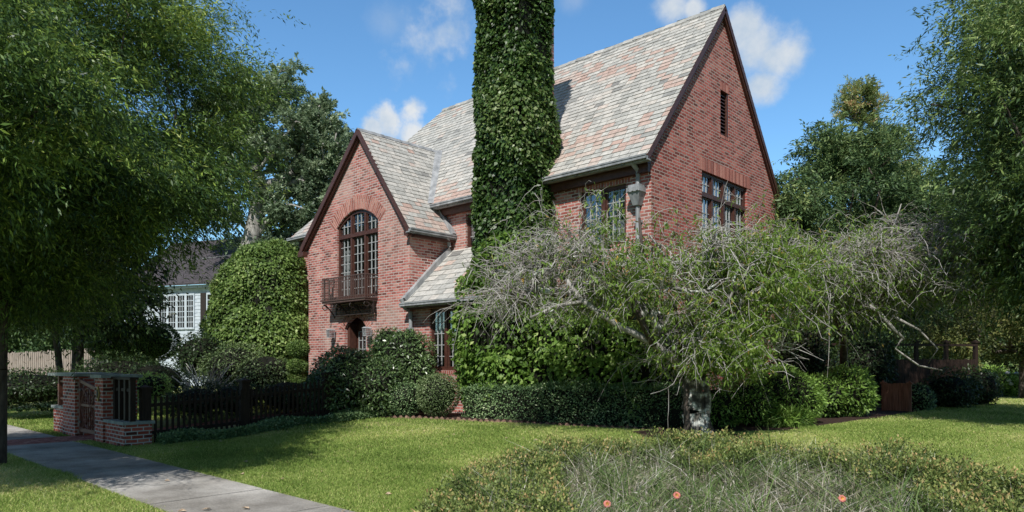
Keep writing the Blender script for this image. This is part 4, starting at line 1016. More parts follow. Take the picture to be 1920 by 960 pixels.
for (p0, p1) in ((300, 313), (317, 330), (334, 347), (351, 363), (390, 412)):
    u0, u1 = npx(p0), npx(p1); z0, z1 = 3.2, 4.95
    q = MB(); q.box((u0-.08, -.05, z0-.1), (u0, -.005, z1+.1)); q.box((u1, -.05, z0-.1), (u1+.08, -.005, z1+.1)); q.box((u0, -.05, z1), (u1, -.005, z1+.1)); q.box((u0, -.07, z0-.1), (u1, -.005, z0))
    n = 3
    for k in range(1, n): q.box((u0+(u1-u0)*k/n-.016, -.04, z0), (u0+(u1-u0)*k/n+.016, -.02, z1))
    for k in range(1, 6): q.box((u0, -.038, z0+(z1-z0)*k/6-.016), (u1, -.022, z0+(z1-z0)*k/6+.016))
    wo_ = q.build('window', M['white'], nh); q = MB(); q.box((u0, -.018, z0), (u1, -.008, z1)); q.build('pane', M['dark_in'], wo_)
q = MB(); u0, u1 = npx(377), npx(387); q.box((u0, -.06, 3.1), (u1, -.006, 5.05)); q.build('shutter', M['iron'], nh)

# ------------------------------------------------------------------ mulch beds and edging
mx_, my_ = np.arange(-15.5, -1, .1), np.arange(9, 21, .1)
def front_edge(X):   # Y of the bed edge as a function of X
    return np.interp(X, [-15.5, -14, -12.6, -11.5, -9, -7, -5.9, -5.2, -4.9, -4.7], [9.6, 10.0, 10.55, 10.75, 11.1, 11.6, 12.1, 13.0, 15, 21])
sheet('mulch_bed', mx_, my_, .018, M['mulch'], lambda X, Y: (Y > front_edge(X)) & (X < -4.72))
tc_ = np.array([-6.2, 11.25])
sheet('tree_mulch', np.arange(-8.2, -4.2, .08), np.arange(9.6, 12.6, .08), .03, M['mulch'], lambda X, Y: ((X-tc_[0])/1.0)**2+((Y-tc_[1]+.1)/.75)**2 + .12*np.sin(7*np.arctan2(Y-tc_[1], X-tc_[0])) < 1)
first = None; xx = -13.4
while xx < -6.0:
    yy = float(front_edge(xx))-.03; z = float(G(xx, yy))
    if first is None:
        q = MB(); q.hexa([(-.09, -.03, -.04), (.0, -.03, -.09), (.09, -.03, -.04), (0, -.03, .06), (-.09, .03, -.04), (0, .03, -.09), (.09, .03, -.04), (0, .03, .06)]); first = q.build('edging_brick', M['edging']); o = first
        tag(o, 'small brick set on its corner in the zigzag edge of the shrub bed', 'brick', 'zigzag edging bricks along the shrub bed')
    else: o = first.copy(); col.objects.link(o)
    o.location = (xx, yy, z+.02); o.rotation_euler = (random.uniform(-.25, .25), random.uniform(-.3, .3), .16+random.uniform(-.25, .25)); o.location.z -= random.uniform(0, .03); xx += .155

x_ = rng.uniform(-14.7, -13.9, 60000); y_ = rng.uniform(5.3, 11.2, 60000); k_ = x_ < -14.05+.25*np.sin(y_*2.1)+.1*np.sin(y_*5); x_, y_ = x_[k_], y_[k_]; N = len(x_)
P = np.stack([x_, y_, G(x_, y_)+.02+rng.random(N)*.14*(1+.5*np.sin(y_*3)*np.sin(x_*4))], -1)
o = leaves('ground_cover', P, rng.normal(size=(N, 3))+np.array([.4, -.4, .3]), unit(rng.normal(size=(N, 3))*.5+np.array([.3, -.3, 1])), rng.uniform(.04, .075, N), rng.uniform(.025, .045, N), .45+.2*rng.normal(size=N), M['lf_hedge'])
o['kind'] = 'stuff'; tag(o, 'low leafy ground cover along the foot of the dark picket fence', 'ground cover')
# ------------------------------------------------------------------ lawn grass
def in_bed(x, d):   # foreground bed in camera ground coordinates
    top = np.interp(x, [-.85, -.72, -.45, 0, .8, 1.6, 3.0, 3.9, 4.6, 5.05], [6.4, 8.0, 8.9, 9.5, 10.0, 10.2, 9.9, 9.1, 8.2, 6.6])
    return (d < top) & (x > -.85) & (x < 5.0)
def lawn_pts(n, d0, d1, xm=1.05):
    d = (rng.random(n)*(d1**2-d0**2)+d0**2)**.5; x = rng.uniform(-.78, .78, n)*d*xm
    X, Y = c2w(x, d); P = np.stack([X, Y, G(X, Y)], -1)
    jj = rng.random(n)**3*.09; k = ~((Y > SY0-.01+jj) & (Y < SY1+.01-jj)) & ~in_bed(x, d) & ~((Y > front_edge(X)-.02) & (X > -15.5) & (X < -4.72))
    k &= ~((X < -14.6) & (Y > 4.6) & (Y < 12)) | (X < -19.4)
    k &= ~((X > -17.5) & (X < -16.2) & (Y > 2.6) & (Y < 6)) & ~(((X-tc_[0])/1.0)**2+((Y-tc_[1]+.1)/.75)**2 < .9) & ~((X < -8.1) & (Y > 11.8) & (X > -20))
    return P[k], d[k]
Ps_, Ds_ = [], []
for n, a, b in ((260000, 6.9, 10.5), (240000, 10.5, 15), (150000, 15, 24)):
    p, d = lawn_pts(n, a, b); Ps_.append(p); Ds_.append(d)
p = np.concatenate(Ps_); d = np.concatenate(Ds_); N = len(p)
patch = wn(p*np.array([1, 1, 0]), .9, 77) + .6*wn(p*np.array([1, 1, 0]), 2.6, 78)
tall = np.clip(wn(p*np.array([1, 1, 0]), 3.0, 79)-.9, 0, 1)
H = (.028 + .012*rng.random(N) + .045*tall)*(1+.03*(d-7)); 
blades('grass', p, H, .0035+.00065*d*rng.uniform(.7, 1.3, N), rng.normal(size=(N, 3))*np.array([.5, .5, 0]), rng.uniform(0, .4, N), .50+.17*rng.normal(size=N)+.17*patch-.25*tall, M['gr_lawn'], seg=2)
o = bpy.data.objects['grass']; o['kind'] = 'stuff'; tag(o, 'short mown lawn grass with yellowish worn patches', 'grass')

# ------------------------------------------------------------------ foreground bed
x = np.arange(-1.3, 6.3, .12); d = np.arange(4.5, 10.3, .12)
XX, DD = np.meshgrid(x, d, indexing='ij'); X, Y = c2w(XX, DD); Z = G(X, Y)+.014
idx = np.arange(XX.size).reshape(XX.shape); qd = np.stack([idx[:-1, :-1], idx[1:, :-1], idx[1:, 1:], idx[:-1, 1:]], -1)[in_bed(XX[:-1, :-1]+.06, DD[:-1, :-1]+.06)]
o = npmesh('planting_bed', np.stack([X, Y, Z], -1), qd, np.full(XX.size, .5), M['mulch'], smooth=True); o['kind'] = 'structure'
def bed_pts(n, pred=None):
    x = rng.uniform(-.85, 6.2, n); d = rng.uniform(5.4, 10.2, n); k = in_bed(x, d)
    if pred is not None: k &= pred(x, d)
    x, d = x[k], d[k]; X, Y = c2w(x, d); return np.stack([X, Y, G(X, Y)], -1), x, d
def edge_dist(x, d):
    top = np.interp(x, [-.85, -.72, -.45, 0, .8, 1.6, 3.0, 3.9, 4.6, 5.05], [6.4, 8.0, 8.9, 9.5, 10.0, 10.2, 9.9, 9.1, 8.2, 6.6]); return np.minimum(top-d, np.minimum(x+.85, 5.0-x)*.9)
# low leafy shrubs round the back edge
pc, x, d = bed_pts(2700, lambda x, d: (edge_dist(x, d) < .95+.3*np.sin(x*2.3)) | ((wn(np.stack([x, d, 0*x], -1), 2.2, 55) > .75) & (d > 7.4)))
n_l = 120; N = len(pc)*n_l; c_ = np.repeat(pc, n_l, 0); r_ = unit(rng.normal(size=(N, 3)))*rng.random((N, 1))**.5
hgt = np.repeat(.15+.13*rng.random(len(pc))+.05*np.sin(x*3.1)+.04*np.sin(x*7.3+d*3), n_l)
P = c_+r_*np.array([.13, .13, .18]); P[:, 2] = c_[:, 2]+np.maximum(hgt+r_[:, 2]*.17, .03)
P[:, 2] = np.maximum(P[:, 2], G(P[:, 0], P[:, 1])+.02)
tn = .35+.16*rng.normal(size=N)+np.repeat(.12*rng.normal(size=len(pc)), n_l)+.55*np.maximum(r_[:, 2], 0)
o = leaves('low_shrubbery', P, r_*.5+rng.normal(size=(N, 3))*.6+np.array([0, 0, .5]), unit(rng.normal(size=(N, 3))*.6+np.array([0, 0, 1])), rng.uniform(.026, .052, N), rng.uniform(.014, .024, N), tn, leafmat('leaf_bed', [(0, (.035,.06,.02)), (.4, (.11,.16,.045)), (.75, (.23,.29,.08)), (.93, (.38,.37,.13)), (1, (.48,.34,.15))], .45, .25))
o['kind'] = 'stuff'; tag(o, 'low small leaved shrubs edging the planting bed', 'ground cover')
# grassy blades: green tufts, dry stalks
pc, x, d = bed_pts(1250, lambda x, d: (edge_dist(x, d) > .35))
nb_ = 44; N = len(pc)*nb_; kind = rng.random(len(pc)); kd = np.repeat(kind, nb_)
c_ = np.repeat(pc, nb_, 0)+rng.normal(size=(N, 3))*np.array([.05, .05, 0]); th = rng.uniform(0, 6.28, N); ln = rng.uniform(.1, 1.5, N)
lean = np.stack([np.cos(th)*ln, np.sin(th)*ln, 0*th], -1)
H = rng.uniform(.16, .50, N)*np.where(kd < .36, 1.1, .85)*np.repeat(rng.uniform(.5, 1.25, len(pc))*(1+.25*np.sin(x*4.1+d*2)), nb_)
bt = np.where(kd < .36, .20, np.where(kd < .74, .58, .78))+.2*rng.normal(size=N)
o = blades('ornamental_grass', c_, H, rng.uniform(.008, .018, N), lean, rng.uniform(.1, 1.1, N), bt, M['gr_bed'], seg=4)
o['kind'] = 'stuff'; tag(o, 'tangle of green and straw coloured daylily and grass blades in the foreground bed', 'ornamental grass')
pc, x, d = bed_pts(1500, lambda x, d: edge_dist(x, d) > .5); N = len(pc)
o = blades('dry_stalks', pc, rng.uniform(.3, .52, N), rng.uniform(.004, .007, N), rng.normal(size=(N, 3))*np.array([.16, .16, 0]), rng.uniform(0, .1, N), .8+.15*rng.normal(size=N), M['gr_bed'], seg=3)
o['kind'] = 'stuff'; tag(o, 'upright dry straw stalks sticking out of the foreground bed', 'dry stalks')
# small dead seed litter
pc, x, d = bed_pts(36000); N = len(pc); P = pc+np.stack([0*x, 0*x, rng.random(N)**1.5*.26*np.clip(edge_dist(x, d)/.5, .1, 1)], -1)
o = leaves('dead_foliage', P, rng.normal(size=(N, 3)), unit(rng.normal(size=(N, 3))), rng.uniform(.03, .10, N), rng.uniform(.006, .013, N), .5+.3*rng.normal(size=N), M['gr_bed']); o['kind'] = 'stuff'
tag(o, 'greyish dead leaf litter tangled low in the foreground bed', 'dead leaves')
# three coral daylilies
for (px, py, D, lab) in ((1138, 942, 6.3, 'coral daylily flower leftmost of the three in the foreground bed'), (1268, 926, 6.5, 'coral daylily flower in the middle of the three in the bed'), (1577, 932, 6.3, 'coral daylily flower rightmost of the three in the bed')):
    X, Y, Z = PX(px, py, D); g0 = float(G(X, Y)); e = empty('daylily', (X, Y, g0), lab, 'flower', 'coral daylily flowers in the bed')
    q = MB(); q.tube([(.02, .03, 0), (.01, 0, (Z-g0)*.6), (0, 0, Z-g0-.03)], [.005, .004, .003], 5); q.build('stem', M['gr_bed'], e)
    q = MB(); fd = np.array([-c2w(0, 1)[0], -c2w(0, 1)[1], .5]); fd /= np.linalg.norm(fd); u_ = np.cross(fd, (0, 0, 1)); u_ /= np.linalg.norm(u_); v_ = np.cross(u_, fd)
    for k in range(6):
        a = k*math.pi/3+.2; dr_ = u_*math.cos(a)+v_*math.sin(a); sd_ = -u_*math.sin(a)+v_*math.cos(a); o3 = np.array((0, 0, Z-g0-.02)); R_ = .036
        for (s0, s1, w0, w1) in ((.05, .45, .006, .018), (.45, .8, .018, .016), (.8, 1.0, .016, .002)):
            f = lambda s: o3+dr_*R_*s+fd*(.035*math.sin(s*2.6))
            q.quad(f(s0)-sd_*w0, f(s0)+sd_*w0, f(s1)+sd_*w1, f(s1)-sd_*w1, .9 if s0 < .1 else .3)
    q.build('petals', M['flower'], e)

# fallen leaves on grass and pavement
for (px, py, lab) in ((459, 865, 'pale fallen leaf lying on the lawn beyond the pavement'), (340, 956, 'dry fallen leaf at the near edge of the pavement'), (388, 952, 'second dry fallen leaf at the near end of the pavement'), (462, 950, 'dry fallen leaf in the middle of the pavement near the camera'), (130, 790, 'small fallen leaf on the far lawn by the gateway')):
    D = 1.55*F/(py-HY); X, Y, Z = PX(px, py, D); z = float(G(X, Y))+.035
    q = MB(); q.quad((-.05, 0, 0), (0, -.03, .012), (.06, 0, .004), (0, .03, .018)); q.quad((-.05, .001, .0), (-.01, .035, .02), (.03, .045, .012), (.0, .004, .018))
    o = q.build('fallen_leaf', M['drycol']); o.location = (X, Y, z); o.rotation_euler = (0, 0, px); tag(o, lab, 'leaf', 'fallen leaves on grass and pavement')

for k in range(34):
    d = random.uniform(7.3, 15); x = random.uniform(-.7, .3)*d; X, Y = c2w(x, d)
    if Y > 9.5 or bool(in_bed(np.array(x), np.array(d))): continue
    o2 = o.copy(); col.objects.link(o2); o2.location = (X, Y, float(G(X, Y))+.035); o2.rotation_euler = (random.uniform(-.3, .3), 0, random.uniform(0, 6)); sc_ = random.uniform(.5, .8); o2.scale = (sc_,)*3
    o2['label'] = 'one of the tiny curled dry leaves strewn over the grass and pavement'
# ------------------------------------------------------------------ trees
def C3(x, d, z): X, Y = c2w(x, d); return np.array([X, Y, z])
# big street tree, left
b0 = C3(-8.12, 11.1, -.05)
tree('street_tree', 'big drooping green tree with dark trunk at the left end of the pavement', 'tree', b0, [b0, C3(-8.1, 11.12, .7), C3(-8.08, 11.1, 1.5), C3(-8.15, 11.2, 2.4), C3(-8.3, 11.5, 3.3)],
     [(C3(-9.0, 10.8, 6.6), (3.4, 2.9, 2.6), 5), (C3(-6.55, 12.4, 6.2), (1.6, 2.3, 2.3), 2.2), (C3(-7.3, 8.0, 4.7), (2.5, 2.2, 1.5), 3.6), (C3(-6.8, 11.0, 4.5), (1.8, 2.0, 1.0), 2.0), (C3(-9.6, 10.6, 4.0), (2.7, 2.2, 1.5), 2), (C3(-8.6, 12.0, 3.1), (1.9, 1.6, .6), .8)],
     640, M['lf_left'], M['bark'], .105, twigs=26, per=40, twl=.9, L=.085, asp=.24, droop=.36, flat=.3, cflat=.35, seed=101)
b0 = C3(-13.6, 22.0, .3)
tree('garden_tree', 'dark leafy tree with straight dark trunk behind the gateway', 'tree', b0, [b0, C3(-13.6, 22, 1.2), C3(-13.55, 22, 2.3), C3(-13.3, 22, 3.4)],
     [(C3(-14.0, 21.5, 6.0), (2.4, 2.2, 1.9), 3), (C3(-16.5, 21, 5.4), (3, 2, 2.0), 1.8), (C3(-12.7, 22.3, 4.4), (1.5, 1.5, 1.3), 1.2)],
     210, M['lf_dark'], M['bark'], .17, twigs=18, per=22, twl=1.0, L=.17, asp=.4, droop=.35, seed=102)
b0 = C3(-14.4, 22.6, .3)
tree('slim_tree', 'slim dark twin trunk standing left of the straight trunk behind the gateway', 'tree', b0, [b0, C3(-14.5, 22.6, 1.2), C3(-14.6, 22.5, 2.6), C3(-14.9, 22.3, 3.4)],
     [(C3(-15.6, 22.5, 5.0), (2.2, 2.0, 1.7), 1)], 60, M['lf_dark'], M['bark'], .10, twigs=16, per=20, twl=.9, L=.16, asp=.4, droop=.35, seed=103)
# oak behind the wing
b0 = C3(-15.2, 38, .35)
tree('oak_tree', 'tall open oak with pale spreading limbs rising behind the brick wing', 'tree', b0, [b0, C3(-15.0, 38, 3), C3(-14.7, 38, 6), C3(-14.0, 38, 8.5), C3(-13.6, 38, 10.5)],
     [(C3(-12.7, 38, 14.6), (3.0, 2.5, 3.3), 2.2), (C3(-10.4, 38, 12.8), (2.0, 1.8, 2.9), 1.9), (C3(-11.6, 37.5, 10.2), (2.4, 1.8, 1.6), 1.1), (C3(-15.8, 38, 12.5), (2.4, 2, 4.0), 1.3), (C3(-12.6, 38, 7.6), (3.2, 2, 1.5), 1.4)],
     380, M['lf_oak'], M['bark_pale'], .50, twigs=14, per=18, twl=.6, L=.20, asp=.5, droop=.1, inner=.3, seed=104, bias=.0, wander=.3)
# right hand large tree
b0 = C3(12.6, 12.2, .35)
tree('shade_tree', 'huge feathery dark green tree towering at the right edge', 'tree', b0, [b0, C3(12.6, 12.2, 1.2), C3(12.5, 12.1, 2.4), C3(12.3, 12.0, 3.6), C3(12.2, 12, 5)],
     [(C3(11.3, 11.3, 6.6), (3.6, 3.2, 3.0), 4), (C3(11.0, 12.4, 4.6), (2.6, 2.4, 2.0), 2), (C3(10.1, 14.8, 7.8), (1.5, 1.6, 1.5), .8), (C3(11.3, 13.5, 3.9), (2.2, 1.6, 1.0), 1.3), (C3(12.3, 8.0, 5.3), (3.5, 2.6, 2.2), 2.6)],
     520, M['lf_right'], M['bark'], .26, twigs=26, per=30, twl=.9, L=.11, asp=.25, droop=.30, seed=105)
# middle right trees
b0 = C3(11.2, 23.0, .37)
tree('maple_tree', 'broad dark green tree standing directly right of the brick gable', 'tree', b0, [b0, C3(11.2, 23, 1.6), C3(11.1, 23, 3.0), C3(11.0, 22.9, 4.2)],
     [(C3(10.6, 22.8, 6.8), (2.4, 2.0, 2.2), 2.2), (C3(12.9, 23.2, 5.7), (1.9, 1.8, 1.8), 1.5), (C3(8.2, 20.9, 5.6), (1.2, .9, 1.6), 1.5), (C3(10.8, 22, 4.5), (3.0, 1.8, 1.6), 1.8), (C3(10.3, 22.6, 8.2), (.8, .8, .9), .4)],
     270, M['lf_far'], M['bark'], .24, twigs=20, per=24, twl=.8, L=.135, asp=.32, droop=.3, seed=106, bias=.02, flat=.4, cflat=.5)
b0 = C3(18.2, 36, .37)
tree('pine_tree', 'tall narrow pine with yellowish tufts rising above the maple', 'tree', b0, [b0, C3(18.2, 36, 4), C3(18.1, 36, 8), C3(18.0, 36, 11), C3(17.8, 36, 14)],
     [(C3(17.7, 36, 14.8), (1.1, 1.1, 1.5), 1.5), (C3(18.2, 36, 12.4), (2.3, 1.4, 1.6), 2.3), (C3(19.9, 36, 11.0), (1.5, 1.1, 1.3), 1.2), (C3(17.4, 36, 9.5), (2.4, 1.6, 1.4), 1)],
     150, M['lf_pine'], M['bark'], .2, twigs=16, per=24, twl=.42, L=.14, asp=.3, droop=-.05, inner=.2, seed=107)
b0 = C3(20.5, 31, .37)
tree('dark_tree', 'dense dark tree filling the gap left of the tree at the right edge', 'tree', b0, [b0, C3(20.5, 31, 2), C3(20.4, 31, 4), C3(20.3, 31, 5)],
     [(C3(19.0, 31, 7.4), (3.2, 2.5, 3.2), 2.4), (C3(22.5, 30, 7.9), (3.2, 2.5, 4.2), 2), (C3(18.0, 30, 4.8), (2.8, 2, 2.6), 1.5)],
     260, M['lf_far'], M['bark'], .28, twigs=18, per=20, twl=.95, L=.20, asp=.36, droop=.3, seed=108, bias=-.05)
b0 = C3(17.8, 24.5, .37)
tree('small_maple', 'yellowish olive small tree behind the board fence at the right', 'tree', b0, [b0, C3(17.8, 24.5, 1), C3(17.8, 24.5, 1.9)],
     [(C3(17.6, 24.5, 3.0), (2.6, 1.8, 1.1), 2), (C3(15.4, 24.5, 2.9), (1.4, 1.4, .9), 1), (C3(19.0, 23.5, 2.4), (1.6, 1.4, .9), 1)],
     110, M['lf_maple'], M['bark'], .12, twigs=16, per=20, twl=.6, L=.12, asp=.45, droop=.25, seed=109)

# --- weeping cherries
def weeping(name, label, base, trunk, domes, nclump, ntw, nleafy, seed, rt, mat_tr, explicit=(), bare_side=None, Lf=.10, drp=(0, .75), zleaf=1.3):
    rs = np.random.default_rng(seed); base = np.array(base, float); e = empty(name, tuple(base), label, 'tree')
    T = []
    for k in range(nclump):
        c_, r = domes[rs.choice(len(domes))]; dd = unit(rs.normal(size=3)); dd[2] = abs(dd[2])
        T.append(np.array(c_)+dd*np.array(r)*rs.uniform(.55, .97))
    T = np.array(T); nodes, par, cnt = skeleton(np.array(trunk, float), T, .3, .12)
    ch_ = np.arange(len(nodes))[par >= 0]; pa = par[ch_]; r0 = np.maximum(rt*(np.maximum(cnt, 1)/cnt[0])**.5, .012)
    r0[0] *= 1.45; r0[1] *= 1.05; tl_ = len(trunk); pts = np.stack([nodes[pa], nodes[ch_]], 1)-base; rad = np.stack([np.where(ch_ < tl_, r0[pa], r0[ch_]*1.1), r0[ch_]], 1)
    tubes('trunk', pts, rad, 8, mat_tr, e)
    for lim in explicit:
        pl_, ra, rb = lim[:3]
        q = MB(); n = len(pl_); q.tube([tuple(np.array(p)-base) for p in pl_], list(np.linspace(ra, rb, n)), 7); q.build('limb', M[lim[3]] if len(lim) > 3 else M['bark_pale'], e, smooth=True)
    # arching twigs from random skeleton nodes
    cand = nodes[tl_:]; src = cand[rs.integers(0, len(cand), ntw)]
    cc = np.mean([d[0] for d in domes], axis=0)
    out = unit((src-cc)*np.array([1, 1, 0])+1e-3)*.6
    d0 = unit(out+rs.normal(size=(ntw, 3))*np.array([.9, .9, .6])+np.array([0, 0, .38]))
    tl2 = rs.uniform(.35, 1.25, ntw); K = 9; t = np.linspace(0, 1, K); dr_ = rs.uniform(*drp, ntw); scx = CC*src[:, 0]+SS*src[:, 1]; high = (scx < 2.4); dr_ = np.where(high, dr_*.4, dr_)
    P = src[:, None]+d0[:, None]*(tl2[:, None]*t)[..., None]; P[..., 2] -= (dr_*tl2)[:, None]*t**2*.9
    wob = np.cumsum(rs.normal(size=(ntw, K, 3))*.034, 1); P = P+wob; P[:, 0] = src
    P[..., 2] = np.maximum(P[..., 2], (np.where(high, 1.95, 1.2)[:, None]+rs.random((ntw, 1))*.8)+.15*rs.normal(size=P.shape[:2]).cumsum(1)*.3)
    tubes('twigs', P-base, np.outer(rs.uniform(.7, 1.3, ntw), np.linspace(.0075, .0028, K)), 4, M['twig'], e)
    # side twiglets
    n2 = ntw*2; i_ = rs.integers(0, ntw, n2); k_ = rs.integers(2, K-1, n2); s2 = P[i_, k_]
    d2 = unit(rs.normal(size=(n2, 3))*np.array([1, 1, .6])+np.array([0, 0, .15])); l2 = rs.uniform(.2, .6, n2); t = np.linspace(0, 1, 6)
    P2 = s2[:, None]+d2[:, None]*(l2[:, None]*t)[..., None]; P2[..., 2] -= (l2*.7)[:, None]*t**2; P2 += np.cumsum(rs.normal(size=P2.shape)*.012, 1)
    tubes('twigs', P2-base, np.outer(rs.uniform(.7, 1.3, n2), np.linspace(.0055, .0028, 6)), 3, M['twig'], e)
    # hanging lance leaves
    allp = np.concatenate([P[:, 3:].reshape(-1, 3), P2[:, 1:].reshape(-1, 3)])
    wgt = np.ones(len(allp)) if bare_side is None else bare_side(allp); wgt = wgt*np.clip(.7+.6*wn(allp, 1.6, seed+3), .1, 2)
    wgt = wgt*(allp[:, 2] > zleaf); j = rs.choice(len(allp), nleafy, p=wgt/wgt.sum()); q = allp[j]+rs.normal(size=(nleafy, 3))*.03
    ax = rs.normal(size=(nleafy, 3))*np.array([.6, .6, .3])+np.array([0, 0, -.75]); Ls = Lf*rs.uniform(.6, 1.3, nleafy)
    tn = .42+.22*rs.normal(size=nleafy)+.12*wn(q, 1.2, seed+4)
    leaves('crown', q-base, ax, unit(rs.normal(size=(nleafy, 3))+np.array([0, 0, .5])), Ls, Ls*.27, tn, M['lf_cherry'], e)
    return e
b0 = C3(3.27, 12.5, .22)
def wside(p):
    cx_ = CC*p[:, 0]+SS*p[:, 1]; return np.clip((cx_-.9)/2.2, .12, 1.2)*np.clip(1.35-.25*(p[:, 2]-2), .35, 1.3)*np.where((cx_ > 4.2) & (p[:, 2] < 2.0), .05, 1)
weeping('weeping_cherry', 'weeping cherry with grey tangled twigs and lichen spotted trunk in front of the hedge', b0,
        [b0, C3(3.29, 12.5, .42), C3(3.20, 12.47, .75), C3(3.27, 12.52, 1.1), C3(3.15, 12.5, 1.4), C3(3.05, 12.55, 1.75)],
        [(C3(1.2, 12.4, 2.4), (1.7, 1.5, 1.9)), (C3(3.0, 12.2, 2.4), (1.8, 1.6, 1.75)), (C3(4.0, 12.3, 2.7), (1.15, 1.3, 1.35)), (C3(.7, 12.6, 2.6), (1.2, 1.2, 1.6)), (C3(3.3, 12.1, 1.6), (.8, .6, .7))],
        150, 1300, 46000, 201, .21, M['bark_lichen'],
        explicit=[([C3(3.55, 12.35, .2), C3(3.42, 12.38, .6), C3(3.45, 12.36, 1.0), C3(3.35, 12.4, 1.5)], .075, .05, 'bark_lichen'), ([C3(2.95, 12.3, .2), C3(3.08, 12.34, .55), C3(3.05, 12.36, .95), C3(3.12, 12.4, 1.45)], .07, .045, 'bark'), ([C3(3.2, 12.4, 1.40), C3(2.4, 12.0, 1.95), C3(1.75, 11.8, 2.25), C3(1.15, 11.7, 2.65), C3(.9, 11.7, 3.0)], .085, .03),
                  ([C3(1.15, 11.7, 2.62), C3(.75, 11.6, 2.55), C3(.3, 11.6, 2.35)], .035, .02),
                  ([C3(1.2, 11.72, 2.6), C3(1.35, 11.7, 3.0), C3(1.28, 11.7, 3.5), C3(1.4, 11.8, 3.9)], .035, .012),
                  ([C3(3.1, 12.35, 1.68), C3(3.4, 12.2, 1.60), C3(3.62, 12.1, 1.50)], .10, .09),
                  ([C3(2.4, 11.9, 1.9), C3(2.05, 11.7, 2.5), C3(1.95, 11.6, 3.0), C3(2.15, 11.6, 3.4), C3(2.1, 11.6, 4.0)], .06, .02, 'bark'), ([C3(2.9, 12.0, 1.8), C3(2.7, 11.7, 2.6), C3(2.9, 11.6, 3.4)], .045, .015, 'bark'), ([C3(3.3, 12.0, 1.9), C3(3.6, 11.6, 2.7), C3(3.9, 11.5, 3.2), C3(4.3, 11.5, 3.3)], .04, .012),
                  ([C3(3.3, 12.5, 1.5), C3(3.9, 12.4, 2.1), C3(4.4, 12.3, 2.8), C3(4.8, 12.3, 3.1)], .07, .025)],
        bare_side=wside)
b0 = C3(8.25, 17.7, .35)
weeping('weeping_cherry', 'wide weeping cherry with silvery bare twig tangle at the right of the lawn', b0,
        [b0, C3(8.2, 17.5, .9), C3(8.0, 17.0, 1.5), C3(7.7, 16.3, 2.1)],
        [(C3(7.4, 15.2, 2.9), (2.0, 1.6, 1.9)), (C3(6.1, 15.2, 2.8), (1.5, 1.4, 1.9)), (C3(8.8, 15.2, 3.2), (1.6, 1.5, 1.75)), (C3(9.5, 15.4, 3.0), (1.5, 1.3, 1.7))],
        150, 1900, 27000, 202, .085, M['bark'],
        explicit=[([C3(7.3, 15.2, 3.1), C3(7.75, 14.9, 2.7), C3(8.0, 14.8, 2.35), C3(8.25, 14.8, 2.1)], .055, .03),
                  ([C3(8.2, 14.8, 2.1), C3(8.0, 14.7, 1.9), C3(8.5, 14.7, 1.55), C3(9.0, 14.7, 1.45)], .03, .015),
                  ([C3(8.0, 14.8, 2.6), C3(8.5, 14.7, 2.3), C3(8.9, 14.7, 1.9), C3(8.7, 14.7, 1.6)], .03, .012),
                  ([C3(7.6, 15.2, 3.4), C3(8.2, 14.9, 3.6), C3(9.0, 14.8, 3.9), C3(9.6, 14.8, 4.2)], .035, .012),
                  ([C3(7.8, 15.1, 3.6), C3(8.1, 15.0, 4.4), C3(8.3, 15.0, 5.0)], .03, .01)],
        bare_side=lambda p: np.where(p[:, 2] < 1.9, .12, 1)*np.clip(1.5-.35*np.abs((CC*p[:, 0]+SS*p[:, 1])-6.4), .2, 1.3))

# right hand shrubs
bush('azalea_shrub', 'rounded bright green shrub at the bed corner right of the cherry trunk', 'shrub', [bl(1470, 742, 14.4, .78, .62), bl(1410, 755, 14.0, .62, .52), bl(1345, 765, 13.9, .5, .46)], 900, M['lf_bright'], .075, amp=.07, seed=70, asp=.32, out=.6)
bush('laurel_shrub', 'broad leaved shrub between the bright rounded shrub and the plank screen', 'shrub', [bl(1582, 736, 16.2, .70, .58), bl(1545, 745, 15.8, .55, .5)], 650, M['lf_bright'], .105, amp=.08, seed=71, asp=.36, out=.6)
bush('garden_shrub', 'low dark shrub just right of the plank screen', 'shrub', [bl(1722, 745, 18.2, .42, .42)], 700, M['lf_hedge'], .07, amp=.06, seed=72)
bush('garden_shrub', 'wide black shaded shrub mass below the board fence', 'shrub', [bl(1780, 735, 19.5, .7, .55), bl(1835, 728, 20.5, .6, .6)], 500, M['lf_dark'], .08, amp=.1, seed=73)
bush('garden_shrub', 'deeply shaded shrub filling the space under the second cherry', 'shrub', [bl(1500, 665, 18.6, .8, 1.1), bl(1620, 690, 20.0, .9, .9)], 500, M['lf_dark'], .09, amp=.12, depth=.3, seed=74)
bush('lily_clump', 'strappy leaved clump at the foot of the bright rounded shrub', 'plant', [bl(1470, 785, 13.9, .45, .18)], 1400, M['lf_bright'], .22, amp=.05, seed=75, asp=.08, out=.8, core=False)
hy = bush('hydrangea', 'sunlit flowering border with pale blooms at the far right lawn edge', 'shrub', [bl(1880, 722, 27, 1.0, .5), bl(1925, 724, 26.5, 1.0, .5), bl(1850, 715, 28, .7, .6)], 350, M['lf_bright'], .13, amp=.12, seed=76, bias=.12)
q = MB()
for k in range(16):
    c_ = C3(rng.uniform(17.6, 20.2), 26.2+rng.uniform(-.3, .5), rng.uniform(.75, 1.25)); core_ellipsoid(q, tuple(c_-np.array(hy.location)), (.08, .08, .06), 1)
q.build('blooms', M['bloom'], hy)
bush('far_shrub', 'tall green shrub behind the flowering border at the far right', 'shrub', [bl(1870, 690, 31, 1.3, 1.0), bl(1930, 680, 30, 1.6, 1.3), bl(1800, 690, 30, 1.0, 1.0)], 260, M['lf_far'], .16, amp=.2, depth=.4, seed=77, bias=.15)

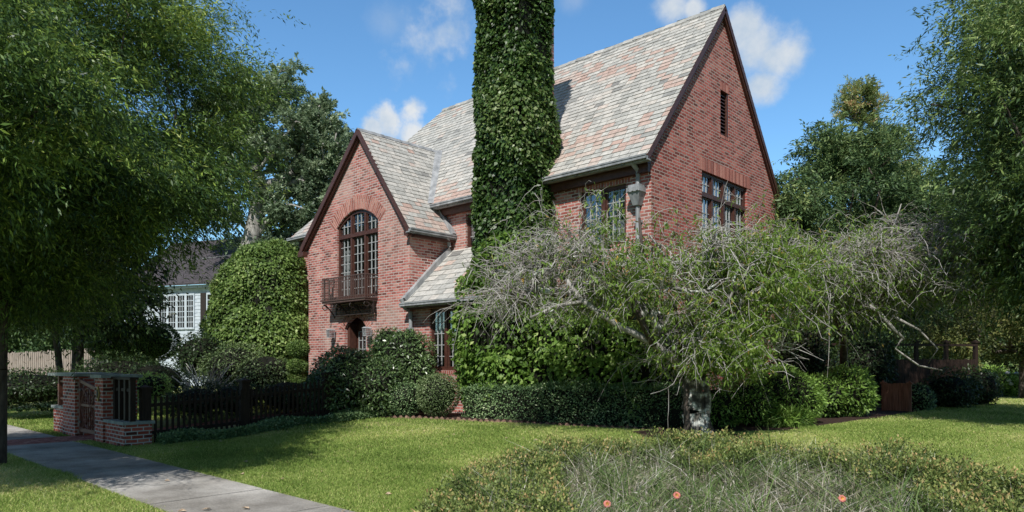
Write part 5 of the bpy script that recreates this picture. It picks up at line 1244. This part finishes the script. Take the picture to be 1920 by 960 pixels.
# distant wood closing the horizon on both sides
def woods(name, label, x0, x1, d0, hmin, hmax, seed, n=240, mat='lf_far'):
    rs = np.random.default_rng(seed); P, A = [], []
    for k in range(n):
        f = rs.random(); x = x0+(x1-x0)*f; d = d0+rs.uniform(-3, 5); h = rs.uniform(hmin, hmax)*(.8+.25*math.sin(x*.5)); z = rs.uniform(.1, 1)*h; r = rs.uniform(1.0, 2.0); m_ = 520
        q = unit(rs.normal(size=(m_, 3)))*(rs.random((m_, 1))**.33)*r*np.array([1, 1, .75])+C3(x, d, z); P.append(q)
    P = np.concatenate(P); P[:, 2] = np.maximum(P[:, 2], .4); N = len(P)
    o = leaves(name, P, rs.normal(size=(N, 3)), unit(rs.normal(size=(N, 3))+np.array([0, 0, .6])), rs.uniform(.2, .42, N), rs.uniform(.10, .2, N), .4+.22*rs.normal(size=N), M[mat])
    o['kind'] = 'stuff'; tag(o, label, 'trees')
woods('far_woods', 'dark mass of distant trees behind the stockade fence and white house', -48, -13, 50, 5.5, 9, 301)
woods('far_trees', 'dark mass of distant trees behind the board fence on the right', 14, 44, 42, 4.5, 8.5, 302)

# overhead service wire
q = MB(); a = C3(-20.5, 36, 7.0); b = C3(-8.2, 26.5, 6.1)
q.tube([tuple(a+(b-a)*t+np.array([0, 0, -.35*math.sin(3.14*t)])) for t in np.linspace(0, 1, 12)], .012, 4); o = q.build('overhead_wire', M['came']); tag(o, 'thin overhead wire running from the trees to the house eave', 'wire')

# ------------------------------------------------------------------ camera
cam = bpy.data.cameras.new('camera'); co = bpy.data.objects.new('camera', cam); link(co)
cam.sensor_width = 36; cam.lens = 36*F/1920; cam.shift_y = (HY-480)/1920; cam.clip_end = 3000; cam.clip_start = .05
co.location = (0, 0, EYE); co.rotation_euler = (R(90), 0, math.atan2(SS, CC))
scene.camera = co
scene.view_settings.view_transform = 'Standard'; scene.view_settings.look = 'None'; scene.view_settings.exposure = 0
scene.render.engine = 'CYCLES'
scene.cycles.max_bounces = 6; scene.cycles.transparent_max_bounces = 8; scene.cycles.transmission_bounces = 3
